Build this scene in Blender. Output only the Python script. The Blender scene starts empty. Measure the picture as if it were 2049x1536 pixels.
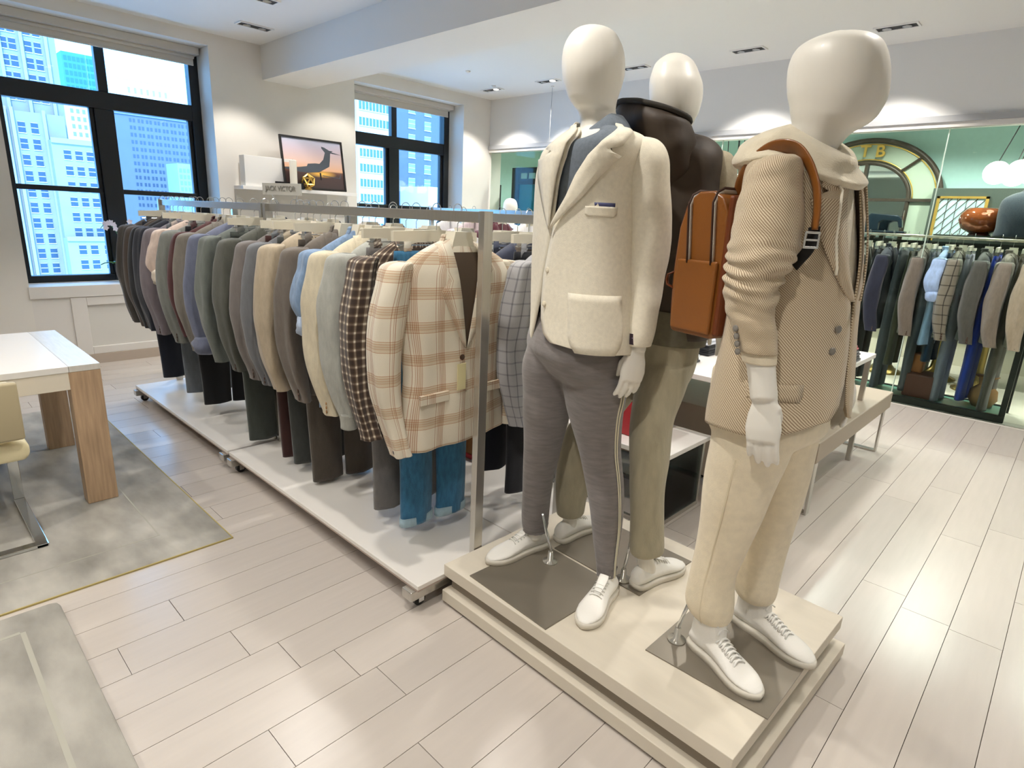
import bpy, bmesh, math, random
from mathutils import Vector, Matrix, noise
random.seed(7)
PI = math.pi
S = bpy.context.scene
COL = S.collection

# ------------------------------------------------------------------ camera
cam_d = bpy.data.cameras.new('camera'); cam = bpy.data.objects.new('camera', cam_d); COL.objects.link(cam)
r0 = Vector((0.7202127, 0.69231131, 0.04470706)); r1 = Vector((0.21631064, -0.16286409, -0.96264479)); r2 = Vector((-0.6591687, 0.70297961, -0.26705108))
m = Matrix.Identity(4)
for i in range(3):
    m[i][0] = r0[i]; m[i][1] = -r1[i]; m[i][2] = -r2[i]
m[2][3] = 1.5
cam.matrix_world = m
cam_d.sensor_width = 36; cam_d.lens = 1195.12 / 2049 * 36; cam_d.clip_start = 0.05; cam_d.clip_end = 600
S.camera = cam

# ------------------------------------------------------------------ world, sun, exposure
w = bpy.data.worlds.new('daylight_sky'); S.world = w; w.use_nodes = True
bg = w.node_tree.nodes['Background']; bg.inputs[0].default_value = (0.18, 0.50, 1.0, 1); bg.inputs[1].default_value = 7.0
sd = bpy.data.lights.new('sun', 'SUN'); sd.energy = 3.2; sd.angle = 0.02; sd.color = (1.0, 0.97, 0.9)
so = bpy.data.objects.new('sun', sd); COL.objects.link(so)
so.rotation_euler = Vector((-0.75, 0.3, -0.6)).to_track_quat('-Z', 'Y').to_euler()      # comes from behind the shop, over its roof, onto the facades opposite
S.view_settings.view_transform = 'Standard'; S.view_settings.look = 'None'; S.view_settings.gamma = 1
S.view_settings.use_curve_mapping = False
S.view_settings.exposure = 0.14
SPOT_W = 80.0

# ------------------------------------------------------------------ helpers
def srgb(c):
    if isinstance(c, str):
        c = [int(c[i:i + 2], 16) / 255 for i in (0, 2, 4)]
    return tuple((x / 12.92 if x <= 0.04045 else ((x + 0.055) / 1.055) ** 2.4) for x in c) + (1,)

MATS = {}
def mat(name, col, rough=0.6, metal=0.0, noise_amt=0.0, noise_scale=20, bump=0.0, bump_scale=200, sheen=0.0, coat=0.0, stretch=None, ramp=None, objvar=0.0, emit=0.0, spec=None, coords='Object'):
    if name in MATS: return MATS[name]
    M = bpy.data.materials.new(name); M.use_nodes = True; MATS[name] = M
    N = M.node_tree.nodes; L = M.node_tree.links; B = N['Principled BSDF']
    c = srgb(col); B.inputs['Base Color'].default_value = c
    B.inputs['Roughness'].default_value = rough; B.inputs['Metallic'].default_value = metal
    if spec is not None: B.inputs['Specular IOR Level'].default_value = spec
    if sheen: B.inputs['Sheen Weight'].default_value = sheen
    if coat: B.inputs['Coat Weight'].default_value = coat; B.inputs['Coat Roughness'].default_value = 0.1
    if emit: B.inputs['Emission Color'].default_value = c; B.inputs['Emission Strength'].default_value = emit
    tc = mp = None
    if noise_amt or bump:
        tc = N.new('ShaderNodeTexCoord'); mp = N.new('ShaderNodeMapping'); L.new(tc.outputs[coords], mp.inputs[0])
        if stretch: mp.inputs['Scale'].default_value = stretch
    last = None
    if noise_amt:
        nz = N.new('ShaderNodeTexNoise'); nz.inputs['Scale'].default_value = noise_scale; nz.inputs['Detail'].default_value = 5
        L.new(mp.outputs[0], nz.inputs['Vector'])
        mx = N.new('ShaderNodeMix'); mx.data_type = 'RGBA'
        lo = tuple(max(0, x * (1 - noise_amt)) for x in c[:3]) + (1,); hi = tuple(min(1, x * (1 + noise_amt)) for x in c[:3]) + (1,)
        mr = N.new('ShaderNodeMapRange'); mr.inputs[1].default_value = 0.3; mr.inputs[2].default_value = 0.7
        L.new(nz.outputs['Fac'], mr.inputs[0]); L.new(mr.outputs[0], mx.inputs[0]); mx.inputs[6].default_value = lo; mx.inputs[7].default_value = hi
        last = mx.outputs[2]
    if objvar:
        oi = N.new('ShaderNodeObjectInfo'); hv = N.new('ShaderNodeHueSaturation')
        mr2 = N.new('ShaderNodeMapRange'); mr2.inputs[3].default_value = 1 - objvar; mr2.inputs[4].default_value = 1 + objvar
        L.new(oi.outputs['Random'], mr2.inputs[0]); L.new(mr2.outputs[0], hv.inputs['Value'])
        if last: L.new(last, hv.inputs['Color'])
        else: hv.inputs['Color'].default_value = c
        last = hv.outputs[0]
    if last: L.new(last, B.inputs['Base Color'])
    if bump:
        nb = N.new('ShaderNodeTexNoise'); nb.inputs['Scale'].default_value = bump_scale; nb.inputs['Detail'].default_value = 3
        L.new(mp.outputs[0], nb.inputs['Vector']); bp = N.new('ShaderNodeBump'); bp.inputs['Strength'].default_value = bump; bp.inputs['Distance'].default_value = 0.004
        L.new(nb.outputs['Fac'], bp.inputs['Height']); L.new(bp.outputs[0], B.inputs['Normal'])
    return M

def fabric(name, col, amt=0.09, scale=60, rough=0.9, stretch=(1, 1, 0.35)):
    return mat(name, col, rough, 0, amt, scale, 0.35, 420, sheen=0.25, stretch=stretch)

def stripes(M, axis, period, stops, interp='CONSTANT'):
    """colour ramp over fract(uv/period)"""
    N = M.node_tree.nodes; L = M.node_tree.links
    tc = N.new('ShaderNodeTexCoord'); sp = N.new('ShaderNodeSeparateXYZ'); L.new(tc.outputs['UV'], sp.inputs[0])
    d = N.new('ShaderNodeMath'); d.operation = 'DIVIDE'; L.new(sp.outputs[axis], d.inputs[0]); d.inputs[1].default_value = period
    f = N.new('ShaderNodeMath'); f.operation = 'FRACT'; L.new(d.outputs[0], f.inputs[0])
    r = N.new('ShaderNodeValToRGB'); L.new(f.outputs[0], r.inputs[0]); r.color_ramp.interpolation = interp
    e = r.color_ramp.elements
    e[0].position = stops[0][0]; e[0].color = srgb(stops[0][1])
    e[1].position = stops[1][0]; e[1].color = srgb(stops[1][1])
    for p_, c_ in stops[2:]:
        k = e.new(p_); k.color = srgb(c_)
    return r.outputs[0]

def check_mat(name, per_u, stu, per_v, stv, rough=0.9):
    M = mat(name, 'ffffff', rough, 0, 0, 0, 0.3, 400, sheen=0.2)
    N = M.node_tree.nodes; L = M.node_tree.links; B = N['Principled BSDF']
    a = stripes(M, 0, per_u, stu); b = stripes(M, 1, per_v, stv)
    mx = N.new('ShaderNodeMix'); mx.data_type = 'RGBA'; mx.blend_type = 'MULTIPLY'; mx.inputs[0].default_value = 1
    L.new(a, mx.inputs[6]); L.new(b, mx.inputs[7]); L.new(mx.outputs[2], B.inputs['Base Color'])
    return M

def tag(o, label=None, cat=None, group=None, kind=None):
    if label: o['label'] = label
    if cat: o['category'] = cat
    if group: o['group'] = group
    if kind: o['kind'] = kind
    return o

def thing(name, loc, label, cat, group=None, rz=0.0):
    o = bpy.data.objects.new(name, None); COL.objects.link(o); o.location = loc; o.rotation_euler = (0, 0, rz)
    o.empty_display_size = 0.05
    return tag(o, label, cat, group)

def wloc(o):
    """world placement of an object built by this script (parents never scaled)"""
    M_ = Matrix.Translation(o.location) @ o.rotation_euler.to_matrix().to_4x4()
    return wloc(o.parent) @ M_ if o.parent else M_

def link(name, me, mats, parent=None, world=True, smooth=True):
    """link a mesh; if world, its vertices are in world coordinates and are moved into the parent's frame"""
    if not isinstance(mats, (list, tuple)): mats = [mats]
    for k in mats: me.materials.append(k)
    if smooth:
        for p_ in me.polygons: p_.use_smooth = True
    o = bpy.data.objects.new(name, me); COL.objects.link(o)
    if parent:
        o.parent = parent
        if world: me.transform(wloc(parent).inverted())
    return o

class MB:
    """mesh builder"""
    def __init__(s): s.v = []; s.f = []; s.uv = []; s.mi = []
    def add(s, vs, fs, uvs=None, mi=0):
        o = len(s.v); s.v += [tuple(x) for x in vs]
        for k, f_ in enumerate(fs):
            s.f.append([i + o for i in f_]); s.mi.append(mi)
            s.uv.append(uvs[k] if uvs else [(0, 0)] * len(f_))
        return s
    def box(s, x0, x1, y0, y1, z0, z1, mi=0):
        x0, x1 = min(x0, x1), max(x0, x1); y0, y1 = min(y0, y1), max(y0, y1); z0, z1 = min(z0, z1), max(z0, z1)
        v = [(x, y, z) for z in (z0, z1) for y in (y0, y1) for x in (x0, x1)]
        f = [(0, 2, 3, 1), (4, 5, 7, 6), (0, 1, 5, 4), (2, 6, 7, 3), (0, 4, 6, 2), (1, 3, 7, 5)]
        uv = [[(v[i][0], v[i][1]) for i in q] if n < 2 else ([(v[i][0], v[i][2]) for i in q] if n < 4 else [(v[i][1], v[i][2]) for i in q]) for n, q in enumerate(f)]
        return s.add(v, f, uv, mi)
    def grid(s, P, closed=False, cap=False, mi=0, u0=0.0):
        """P[row][col] points"""
        R = len(P); Cn = len(P[0]); vs = [p_ for r in P for p_ in r]; fs = []; uvs = []
        mid = P[R // 2]; us = [u0]
        for c in range(Cn): us.append(us[-1] + (Vector(mid[(c + 1) % Cn]) - Vector(mid[c])).length)
        cc = Cn // 2; vv = [0.0]
        for r in range(R - 1): vv.append(vv[-1] + (Vector(P[r + 1][cc]) - Vector(P[r][cc])).length)
        n = Cn if closed else Cn - 1
        for r in range(R - 1):
            for c in range(n):
                c2 = (c + 1) % Cn
                fs.append((r * Cn + c, r * Cn + c2, (r + 1) * Cn + c2, (r + 1) * Cn + c))
                uvs.append([(us[c], vv[r]), (us[c + 1], vv[r]), (us[c + 1], vv[r + 1]), (us[c], vv[r + 1])])
        if cap:
            fs.append(tuple(range(Cn))[::-1]); uvs.append([(0, 0)] * Cn)
            fs.append(tuple((R - 1) * Cn + c for c in range(Cn))); uvs.append([(0, 0)] * Cn)
        return s.add(vs, fs, uvs, mi)
    def tube(s, pts, rad, n=8, flat=None, up=None, cap=True, mi=0):
        """pts path; rad radius or list; flat=(w,t) gives an elliptic section, w along side"""
        pts = [Vector(p_) for p_ in pts]; K = len(pts)
        if not isinstance(rad, (list, tuple)): rad = [rad] * K
        P = []; prev = Vector(up) if up else None
        for i in range(K):
            t = (pts[min(i + 1, K - 1)] - pts[max(i - 1, 0)])
            t = t.normalized() if t.length > 1e-9 else Vector((0, 0, 1))
            if prev is None: prev = Vector((0, 0, 1)) if abs(t.z) < 0.9 else Vector((1, 0, 0))
            side = t.cross(prev)
            if side.length < 1e-6: side = t.orthogonal()
            side.normalize(); nn = side.cross(t).normalized(); prev = nn
            ring = []
            for k in range(n):
                a = 2 * PI * k / n
                fw, ft = flat if flat else (1, 1)
                ring.append(pts[i] + side * math.cos(a) * rad[i] * fw + nn * math.sin(a) * rad[i] * ft)
            P.append(ring)
        return s.grid(P, True, cap, mi)
    def lathe(s, prof, c=(0, 0, 0), n=20, mi=0):
        P = [[(c[0] + r * math.cos(2 * PI * k / n), c[1] + r * math.sin(2 * PI * k / n), c[2] + z) for k in range(n)] for r, z in prof]
        return s.grid(P, True, True, mi)
    def prism(s, poly, axis, a0, a1, mi=0):
        """poly 2D points in the plane orthogonal to axis"""
        def P3(p_, a): return {0: (a, p_[0], p_[1]), 1: (p_[0], a, p_[1]), 2: (p_[0], p_[1], a)}[axis]
        n = len(poly); v = [P3(p_, a0) for p_ in poly] + [P3(p_, a1) for p_ in poly]
        f = [tuple(range(n))[::-1], tuple(range(n, 2 * n))] + [(i, (i + 1) % n, n + (i + 1) % n, n + i) for i in range(n)]
        return s.add(v, f, None, mi)
    def mesh(s, name):
        me = bpy.data.meshes.new(name); me.from_pydata(s.v, [], s.f)
        uvl = me.uv_layers.new(name='UVMap'); k = 0; flat = []
        for u in s.uv:
            for q in u: flat += [q[0], q[1]]
        uvl.data.foreach_set('uv', flat); me.polygons.foreach_set('material_index', s.mi)
        bm = bmesh.new(); bm.from_mesh(me); bmesh.ops.recalc_face_normals(bm, faces=bm.faces); bm.to_mesh(me); bm.free()
        me.update(); return me
    def build(s, name, mats, parent=None, smooth=False, world=True, bevel=0, bseg=2, solid=0, offs=-1, subd=0):
        o = link(name, s.mesh(name), mats, parent, world, smooth)
        if solid:
            q = o.modifiers.new('s', 'SOLIDIFY'); q.thickness = solid; q.offset = offs
        if subd:
            q = o.modifiers.new('u', 'SUBSURF'); q.levels = subd; q.render_levels = subd
        if bevel:
            q = o.modifiers.new('b', 'BEVEL'); q.width = bevel; q.segments = bseg; q.limit_method = 'ANGLE'; q.angle_limit = math.radians(35)
        return o

def box(name, ext, mt, parent=None, bevel=0.0, world=True, bseg=2):
    return MB().box(*ext).build(name, mt, parent, bevel=bevel, world=world, bseg=bseg)

def crom(a, b, c, d, t):
    return tuple(0.5 * ((2 * b[i]) + (-a[i] + c[i]) * t + (2 * a[i] - 5 * b[i] + 4 * c[i] - d[i]) * t * t + (-a[i] + 3 * b[i] - 3 * c[i] + d[i]) * t ** 3) for i in range(len(a)))

def interp(rings, sub=4):
    out = []; n = len(rings)
    for i in range(n - 1):
        a, b, c, d = rings[max(i - 1, 0)], rings[i], rings[i + 1], rings[min(i + 2, n - 1)]
        for k in range(sub): out.append(crom(a, b, c, d, k / sub))
    out.append(tuple(rings[-1])); return out

def rpt(r, phi, off=0.0, n=2.0):
    x, y, z, a, b, yaw = r; t = math.radians(yaw)
    e2 = (math.cos(t), math.sin(t)); e1 = (-e2[1], e2[0])
    cf, sf = math.cos(phi), math.sin(phi)
    if n != 2: 
        cf = math.copysign(abs(cf) ** (2 / n), cf); sf = math.copysign(abs(sf) ** (2 / n), sf)
    a += off; b += off
    return (x + e2[0] * b * cf + e1[0] * a * sf, y + e2[1] * b * cf + e1[1] * a * sf, z)

def rgrid(rings, sub=4, nu=36, u0=None, u1=None, off=0.0, n=2.2, fn=None):
    R = interp(rings, sub) if sub > 1 else list(rings); P = []
    K = len(R)
    for i, r in enumerate(R):
        row = []
        if u0 is None:
            for k in range(nu):
                p_ = rpt(r, 2 * PI * k / nu, off, n); row.append(fn(p_, 2 * PI * k / nu, i / (K - 1)) if fn else p_)
        else:
            a0 = u0(i / (K - 1), r) if callable(u0) else u0; a1 = u1(i / (K - 1), r) if callable(u1) else u1
            for k in range(nu + 1):
                ph = a0 + (a1 - a0) * k / nu
                p_ = rpt(r, ph, off, n); row.append(fn(p_, ph, i / (K - 1)) if fn else p_)
        P.append(row)
    return P

def loft(mb, rings, sub=4, nu=36, off=0.0, n=2.2, fn=None, cap=True, mi=0):
    return mb.grid(rgrid(rings, sub, nu, None, None, off, n, fn), True, cap, mi)

def wr(p_, amp, sc=(9, 9, 16), seed=0):
    v = Vector((p_[0] * sc[0] + seed, p_[1] * sc[1], p_[2] * sc[2])); n_ = noise.noise_vector(v)
    return (p_[0] + n_[0] * amp, p_[1] + n_[1] * amp, p_[2])

def voxel(mb, name, mats, parent, size=0.005, smooth_it=4):
    me = mb.mesh('tmp'); o = bpy.data.objects.new('tmp', me); COL.objects.link(o)
    q = o.modifiers.new('r', 'REMESH'); q.mode = 'VOXEL'; q.voxel_size = size; q.use_smooth_shade = True
    s_ = o.modifiers.new('s', 'SMOOTH'); s_.iterations = smooth_it; s_.factor = 0.5
    dg = bpy.context.evaluated_depsgraph_get(); dg.update()
    nm = bpy.data.meshes.new_from_object(o.evaluated_get(dg)); nm.name = name
    nm.materials.clear(); bpy.data.objects.remove(o); bpy.data.meshes.remove(me)
    return link(name, nm, mats, parent, True, True)

def text_mesh(name, s, size, depth, origin, xdir, ydir, mt, parent=None, bold=0.0, space=1.0, spacing=1.0):
    cu = bpy.data.curves.new(name, 'FONT'); cu.body = s; cu.size = size; cu.extrude = depth; cu.offset = bold; cu.align_x = 'CENTER'; cu.align_y = 'CENTER'
    cu.space_character = spacing
    o = bpy.data.objects.new('tmp', cu); COL.objects.link(o)
    dg = bpy.context.evaluated_depsgraph_get(); dg.update()
    me = bpy.data.meshes.new_from_object(o.evaluated_get(dg)); bpy.data.objects.remove(o)
    X = Vector(xdir).normalized(); Y = Vector(ydir).normalized(); Z = X.cross(Y)
    T = Matrix(((X[0], Y[0], Z[0], origin[0]), (X[1], Y[1], Z[1], origin[1]), (X[2], Y[2], Z[2], origin[2]), (0, 0, 0, 1)))
    me.transform(T); me.materials.clear()
    return link(name, me, mt, parent, True, False)

# ------------------------------------------------------------------ materials
WALL = mat('wall_paint', 'e4dfd6', 0.85, noise_amt=0.02, noise_scale=3)
CEIL = mat('ceiling_paint', 'e9e7e2', 0.9)
BLACKF = mat('black_window_steel', '14181a', 0.45)
FLOORM = mat('whitewashed_oak', 'c4bbb2', 0.27, noise_amt=0.025, noise_scale=6, bump=0.05, bump_scale=60, stretch=(6, 0.6, 1), objvar=0.045, spec=0.4)
JOINT = mat('floor_joint', '9c9187', 0.8)
TRIMM = mat('white_trim', 'dfdad3', 0.6)
SHELFM = mat('shelf_white', 'eae7e2', 0.45)
BRUSH = mat('brushed_steel', 'c6c3bd', 0.26, 0.85, noise_amt=0.05, noise_scale=80, stretch=(1, 1, 0.05))
CHROME = mat('chrome', 'dadcdd', 0.12, 1.0)
OAK = mat('oak_veneer', 'b89b7c', 0.5, noise_amt=0.16, noise_scale=9, stretch=(9, 9, 0.6), bump=0.1, bump_scale=90)
WLAC = mat('white_lacquer', 'eeebe6', 0.25)
PLAT = mat('platform_laminate', 'ebe6df', 0.35)
PLATE = mat('plinth_whitewash', 'd9d0bf', 0.55, noise_amt=0.03, noise_scale=5, stretch=(1, 5, 1))
PLEDGE = mat('plinth_edge', 'b3a699', 0.6)
HANG = mat('cream_hanger', 'e3dcc8', 0.45)
MANN = mat('mannequin_white', 'eeeae0', 0.42, coat=0.1)
LEATH = mat('white_leather', 'f1eee7', 0.45, bump=0.12, bump_scale=180)
SOLE = mat('off_white_rubber', 'dcd6c9', 0.6)
LACE = mat('white_laces', 'f0eee8', 0.8)
STEELP = mat('base_plate_steel', '857d70', 0.4, 0.35, noise_amt=0.05, noise_scale=7)
BLACK = mat('black_plastic', '121212', 0.4)
BLKM = mat('matt_black', '0c0c0d', 0.7)

def glass_mat(name, tint, refl=0.06, ior=1.45):
    M = bpy.data.materials.new(name); M.use_nodes = True; N = M.node_tree.nodes; L = M.node_tree.links
    N.remove(N['Principled BSDF']); out = N['Material Output']
    t = N.new('ShaderNodeBsdfTransparent'); t.inputs[0].default_value = tint
    g = N.new('ShaderNodeBsdfGlossy'); g.inputs['Roughness'].default_value = 0.02
    fr = N.new('ShaderNodeFresnel'); fr.inputs[0].default_value = ior
    mx = N.new('ShaderNodeMixShader'); L.new(fr.outputs[0], mx.inputs[0]); L.new(t.outputs[0], mx.inputs[1]); L.new(g.outputs[0], mx.inputs[2]); L.new(mx.outputs[0], out.inputs[0])
    return M
GLASS_W = glass_mat('window_glass', (0.97, 0.99, 1.0, 1), ior=1.3)
GLASS_P = glass_mat('partition_glass', (0.90, 0.97, 0.95, 1), ior=1.22)

# ------------------------------------------------------------------ room shell
XW, YG, ZC = -6.62, 6.36, 3.085
def struct(o): o['kind'] = 'structure'; return o
floor = struct(box('floor', (-7.1, 3.2, -3.2, 6.33, -0.12, -0.016), JOINT))
struct(box('ceiling', (-7.4, 3.4, -3.4, 9.4, ZC, ZC + 0.2), CEIL))
struct(box('trim_1', (-6.95, 3.2, 3.07, 3.57, 2.76, ZC), CEIL)).name = 'trim_1'      # ceiling beam
struct(box('wall_back', (-7.4, 3.4, -3.4, -3.2, 0, ZC), WALL))
struct(box('wall_right', (3.2, 3.4, -3.4, 9.4, 0, ZC), WALL))
# window wall, with two deep recesses
wl = MB()
XO = -7.05
wl.box(XO, XW, -3.4, 0.88, 0, ZC).box(XO, XW, 2.55, 4.16, 0, ZC).box(XO, XW, 5.855, 6.6, 0, ZC)
wl.box(XO, XW, 0.88, 2.55, 2.975, ZC).box(XO, XW, 4.16, 5.855, 2.95, ZC)
wl.box(XO, XW - 0.06, 0.88, 2.55, 0, 0.63).box(XO, XW - 0.06, 4.16, 5.855, 0, 0.63)
wall_left = struct(wl.build('wall_left', WALL))
for i, (a, b) in enumerate(((0.88, 2.55), (4.16, 5.855))):
    struct(box('trim_%d' % (i + 2), (XO, XW + 0.012, a - 0.01, b + 0.01, 0.63, 0.735), TRIMM, bevel=0.004))      # sill board
    # radiator cover below the sill: frame stiles and rails round a grille panel
    t = thing('radiator_cover', (XW, (a + b) / 2, 0), 'white panelled radiator cover below the %s window' % ('left' if i == 0 else 'far'), 'radiator cover')
    x0, x1 = XW - 0.058, XW + 0.004
    box('panel', (x0 - 0.02, x1 - 0.02, a + 0.39, b - 0.2, 0.155, 0.555), mat('grille_white', 'd6d2ca', 0.7), t)
    for e in ((a, a + 0.28), (b - 0.1, b)):
        box('stile', (x0, x1 - 0.012, e[0], e[1], 0.09, 0.628), TRIMM, t)
    box('frame', (x0, x1, a + 0.28, a + 0.40, 0.09, 0.628), TRIMM, t, 0.004)
    box('frame', (x0, x1, b - 0.22, b - 0.1, 0.09, 0.628), TRIMM, t, 0.004)
    box('rail', (x0, x1, a + 0.40, b - 0.22, 0.55, 0.628), TRIMM, t, 0.004)
    box('rail', (x0, x1, a + 0.40, b - 0.22, 0.09, 0.16), TRIMM, t, 0.004)
struct(box('baseboard_left', (XW - 0.02, XW + 0.018, -3.2, YG, 0, 0.09), mat('baseboard_taupe', 'b5a697', 0.5)))

def window(idx, a, b, m0, m1, ztop):
    x0, x1 = -7.03, -6.95
    W = thing('window_%d' % idx, (x1, (a + b) / 2, 0.735), None, None); W['kind'] = 'structure'
    zs = [0.735, 0.80, 1.555, 1.60, 2.305, 2.455, ztop]
    box('frame', (x0, x1, a, a + 0.075, 0.735, ztop), BLACKF, W, 0.006)
    box('frame', (x0, x1 + 0.03, b - 0.09, b, 0.735, ztop), BLACKF, W, 0.006)
    box('mullion', (x0, x1 + 0.02, m0, m1, 0.735, 2.305), BLACKF, W, 0.008)
    box('mullion', (x0, x1, m0 + 0.06, m1 - 0.02, 2.455, ztop), BLACKF, W, 0.008)
    box('transom', (x0, x1 + 0.02, a, b, 2.305, 2.455), BLACKF, W, 0.008)
    box('bottom_rail', (x0, x1 + 0.01, a, b, 0.735, 0.797), BLACKF, W, 0.006)
    for (p, q) in ((a + 0.075, m0), (m1, b - 0.09)):
        box('meeting_rail', (x0 + 0.01, x1 - 0.005, p, q, 1.555, 1.60), BLACKF, W, 0.005)
        box('sash_stile', (x0 + 0.015, x1 - 0.01, q - 0.035, q, 0.797, 2.305), BLACKF, W, 0.004)
        for (za, zb) in ((0.797, 1.555), (1.60, 2.305), (2.455, ztop)):
            box('pane', (-7.0, -6.994, p, q, za, zb), GLASS_W, W)
window(1, 0.88, 2.55, 1.61, 1.77, 2.975)
window(2, 4.16, 5.855, 4.85, 5.01, 2.95)
BLIND = mat('roller_blind', 'cfc8bd', 0.9)
for i, (a, b, z) in enumerate(((0.885, 2.5, 2.862), (4.165, 5.8, 2.845))):
    t = thing('roller_blind', (-6.9, (a + b) / 2, 2.95), 'pale roller blind drawn up at the top of the %s window' % ('left' if i == 0 else 'far'), 'blind')
    MB().tube([(-6.87, a, 2.895), (-6.87, b, 2.895)], 0.02, 16).build('roll', BLIND, t, smooth=True)
    box('fabric', (-6.89, -6.885, a, b, z - 0.03, 2.95 if i else 2.972), BLIND, t); box('cassette', (-6.94, -6.80, a, b + .03, z + .045, 2.948 if i else 2.973), BLIND, t, .003)
    box('bottom_bar', (-6.895, -6.88, a, b, z - 0.045, z - 0.028), BLIND, t, 0.003)

# planks: rows run along Y, 171 mm wide, every plank its own object
PW = 0.17115
pm = {}
def plank(x0, y0, y1):
    L_ = round(y1 - y0, 3)
    if L_ not in pm:
        b = MB().box(0, PW - 0.0022, 0, L_ - 0.0022, -0.016, 0).mesh('plank')
        b.materials.append(FLOORM); pm[L_] = b
    o = bpy.data.objects.new('plank', pm[L_]); COL.objects.link(o); o.parent = floor
    o.location = (x0 + 0.001, y0 + 0.001, 0)
known = {0: [0.581, 0.959], -1: [0.898, 2.2], -2: [0.773], -3: [0.675], 1: [-0.35, 1.4], -4: [0.36], -5: [0.577], -6: [0.2]}
small = MB(); random.seed(3)
vis = 0
for k in range(-31, 11):
    x0 = -1.474 + PW * k
    # part of the room the photograph sees
    ylo = -0.7 if x0 > -3.2 else (0.75 if x0 < -4.6 else -0.2)
    if x0 > -0.4: ylo = 0.9
    js = sorted(known.get(k, []))
    ys = [ylo - random.uniform(0.1, 1.0)]
    if js:
        ys += [j for j in js if j > ys[0] + 0.2]
    while ys[-1] < YG - 0.03:
        ys.append(ys[-1] + random.choice((1.2, 1.5, 1.8, 1.8, 0.9)))
    ys[-1] = YG - 0.03
    if ys[-1] - ys[-2] < 0.15: ys.pop(-2)
    for a, b in zip(ys, ys[1:]):
        if x0 > -0.3 and b > 3.6 and x0 > 0.35 and vis > 285:
            small.box(x0 + 0.001, x0 + PW - 0.001, a + 0.001, b - 0.001, -0.016, 0); continue
        if vis < 295: plank(x0, a, b); vis += 1
        else: small.box(x0 + 0.001, x0 + PW - 0.001, a + 0.001, b - 0.001, -0.016, 0)
    small.box(x0 + 0.001, x0 + PW - 0.001, -3.2, ys[0] - 0.001, -0.016, 0)
for k in range(11, 27):
    x0 = -1.474 + PW * k; small.box(x0 + 0.001, x0 + PW - 0.001, -3.2, YG - 0.03, -0.016, 0)
sm = small.build('plank_field', FLOORM, floor, world=False); sm['kind'] = 'stuff'

# ------------------------------------------------------------------ ceiling lights
FIX = []
LAMPE = mat('lamp_glow', 'fff4e0', 0.5, emit=5.0)
def fixture(x, y, label, on=True, power=1.0, size=100, rz=0, lit=(1, 1)):
    t = thing('recessed_light', (x, y, ZC), label, 'ceiling light', 'unseen two-lamp ceiling lights added for fill' if 'unseen' in label else None, rz)
    box('housing', (-0.14, 0.14, -0.05, 0.05, -0.006, 0.0), mat('fixture_black', '0d0c0c', 0.5), t, world=False)
    MB().box(-0.155, 0.155, -0.064, -0.05, -0.01, 0).box(-0.155, 0.155, 0.05, 0.064, -0.01, 0).box(-0.155, -0.14, -0.05, 0.05, -0.01, 0).box(0.14, 0.155, -0.05, 0.05, -0.01, 0).build('trim_ring', CEIL, t, world=False)
    for i, sx in enumerate((-0.07, 0.07)):
        o = MB().lathe([(0.034, -0.012), (0.034, -0.008), (0.030, -0.006)], (sx, 0, 0), 16).build('lamp', LAMPE if lit[i] else CHROME, t, world=False, smooth=False)
    if on:
        ld = bpy.data.lights.new('spot', 'SPOT'); ld.energy = SPOT_W * power; ld.spot_size = math.radians(size); ld.spot_blend = 0.35; ld.shadow_soft_size = 0.05
        ld.color = (1.0, 0.955, 0.89)
        lo = bpy.data.objects.new('lamp_light', ld); COL.objects.link(lo); lo.parent = t; lo.location = (0, 0, -0.03)
    return t
fixture(-6.0, 2.74, 'black recessed ceiling light nearest the left window, in front of the beam', True, 0.8, 95, PI / 2, (0, 0))
fixture(-5.20, 2.42, 'black recessed ceiling light at the top edge of the picture, left of the beam', True, 0.8, 95, PI / 2, (0, 0))
names = ['above the arched TB mirror', 'between the two right mannequin heads', 'just right of the cream-jacketed mannequin head', 'left of the cream-jacketed mannequin head', 'nearest the far window']
for i, x in enumerate((-1.52, -2.71, -3.925, -5.13, -6.075)):
    fixture(x, 5.85, 'black recessed ceiling light ' + names[i], True, 1.0, 105, 0, ((0, 0), (0, 0), (0, 0), (0, 1), (0, 1))[i])
for x, y, p in ((-6.0, 3.9, .5), (-4.0, 1.9, 1.1), (-2.7, 2.6, 1.1), (-1.5, 0.9, 1.2), (-0.2, 2.55, .85), (-2.9, 0.3, 1.0), (-4.6, -0.6, .9), (-0.4, -0.2, 1.1), (-5.2, 4.3, 1.0), (-3.4, 4.3, 1.1), (-1.6, 4.1, 1.2), (0.3, 4.5, .7), (0.3, 5.85, .8), (1.6, 1.0, .7), (1.6, 3.4, .6), (-2.0, -1.8, 1.0), (0.8, -1.8, .8)):  # unseen fixtures, added across the shop for general fill
    fixture(x, y, 'added two-lamp ceiling light for fill, unseen from here', True, p, 110)
# small sprinkler heads on the ceiling
for i, (x, y) in enumerate(((-5.25, 2.35), (-5.9, 5.7), (-5.6, 5.0))):
    tag(MB().lathe([(0.03, 0), (0.03, -0.006), (0.012, -0.02)], (x, y, ZC), 14).build('smoke_detector', CEIL, smooth=True), 'small white ceiling disc ' + ('near the left black slot light', 'left of the far mannequin head', 'furthest into the room by the beam')[i], 'ceiling disc')

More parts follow.
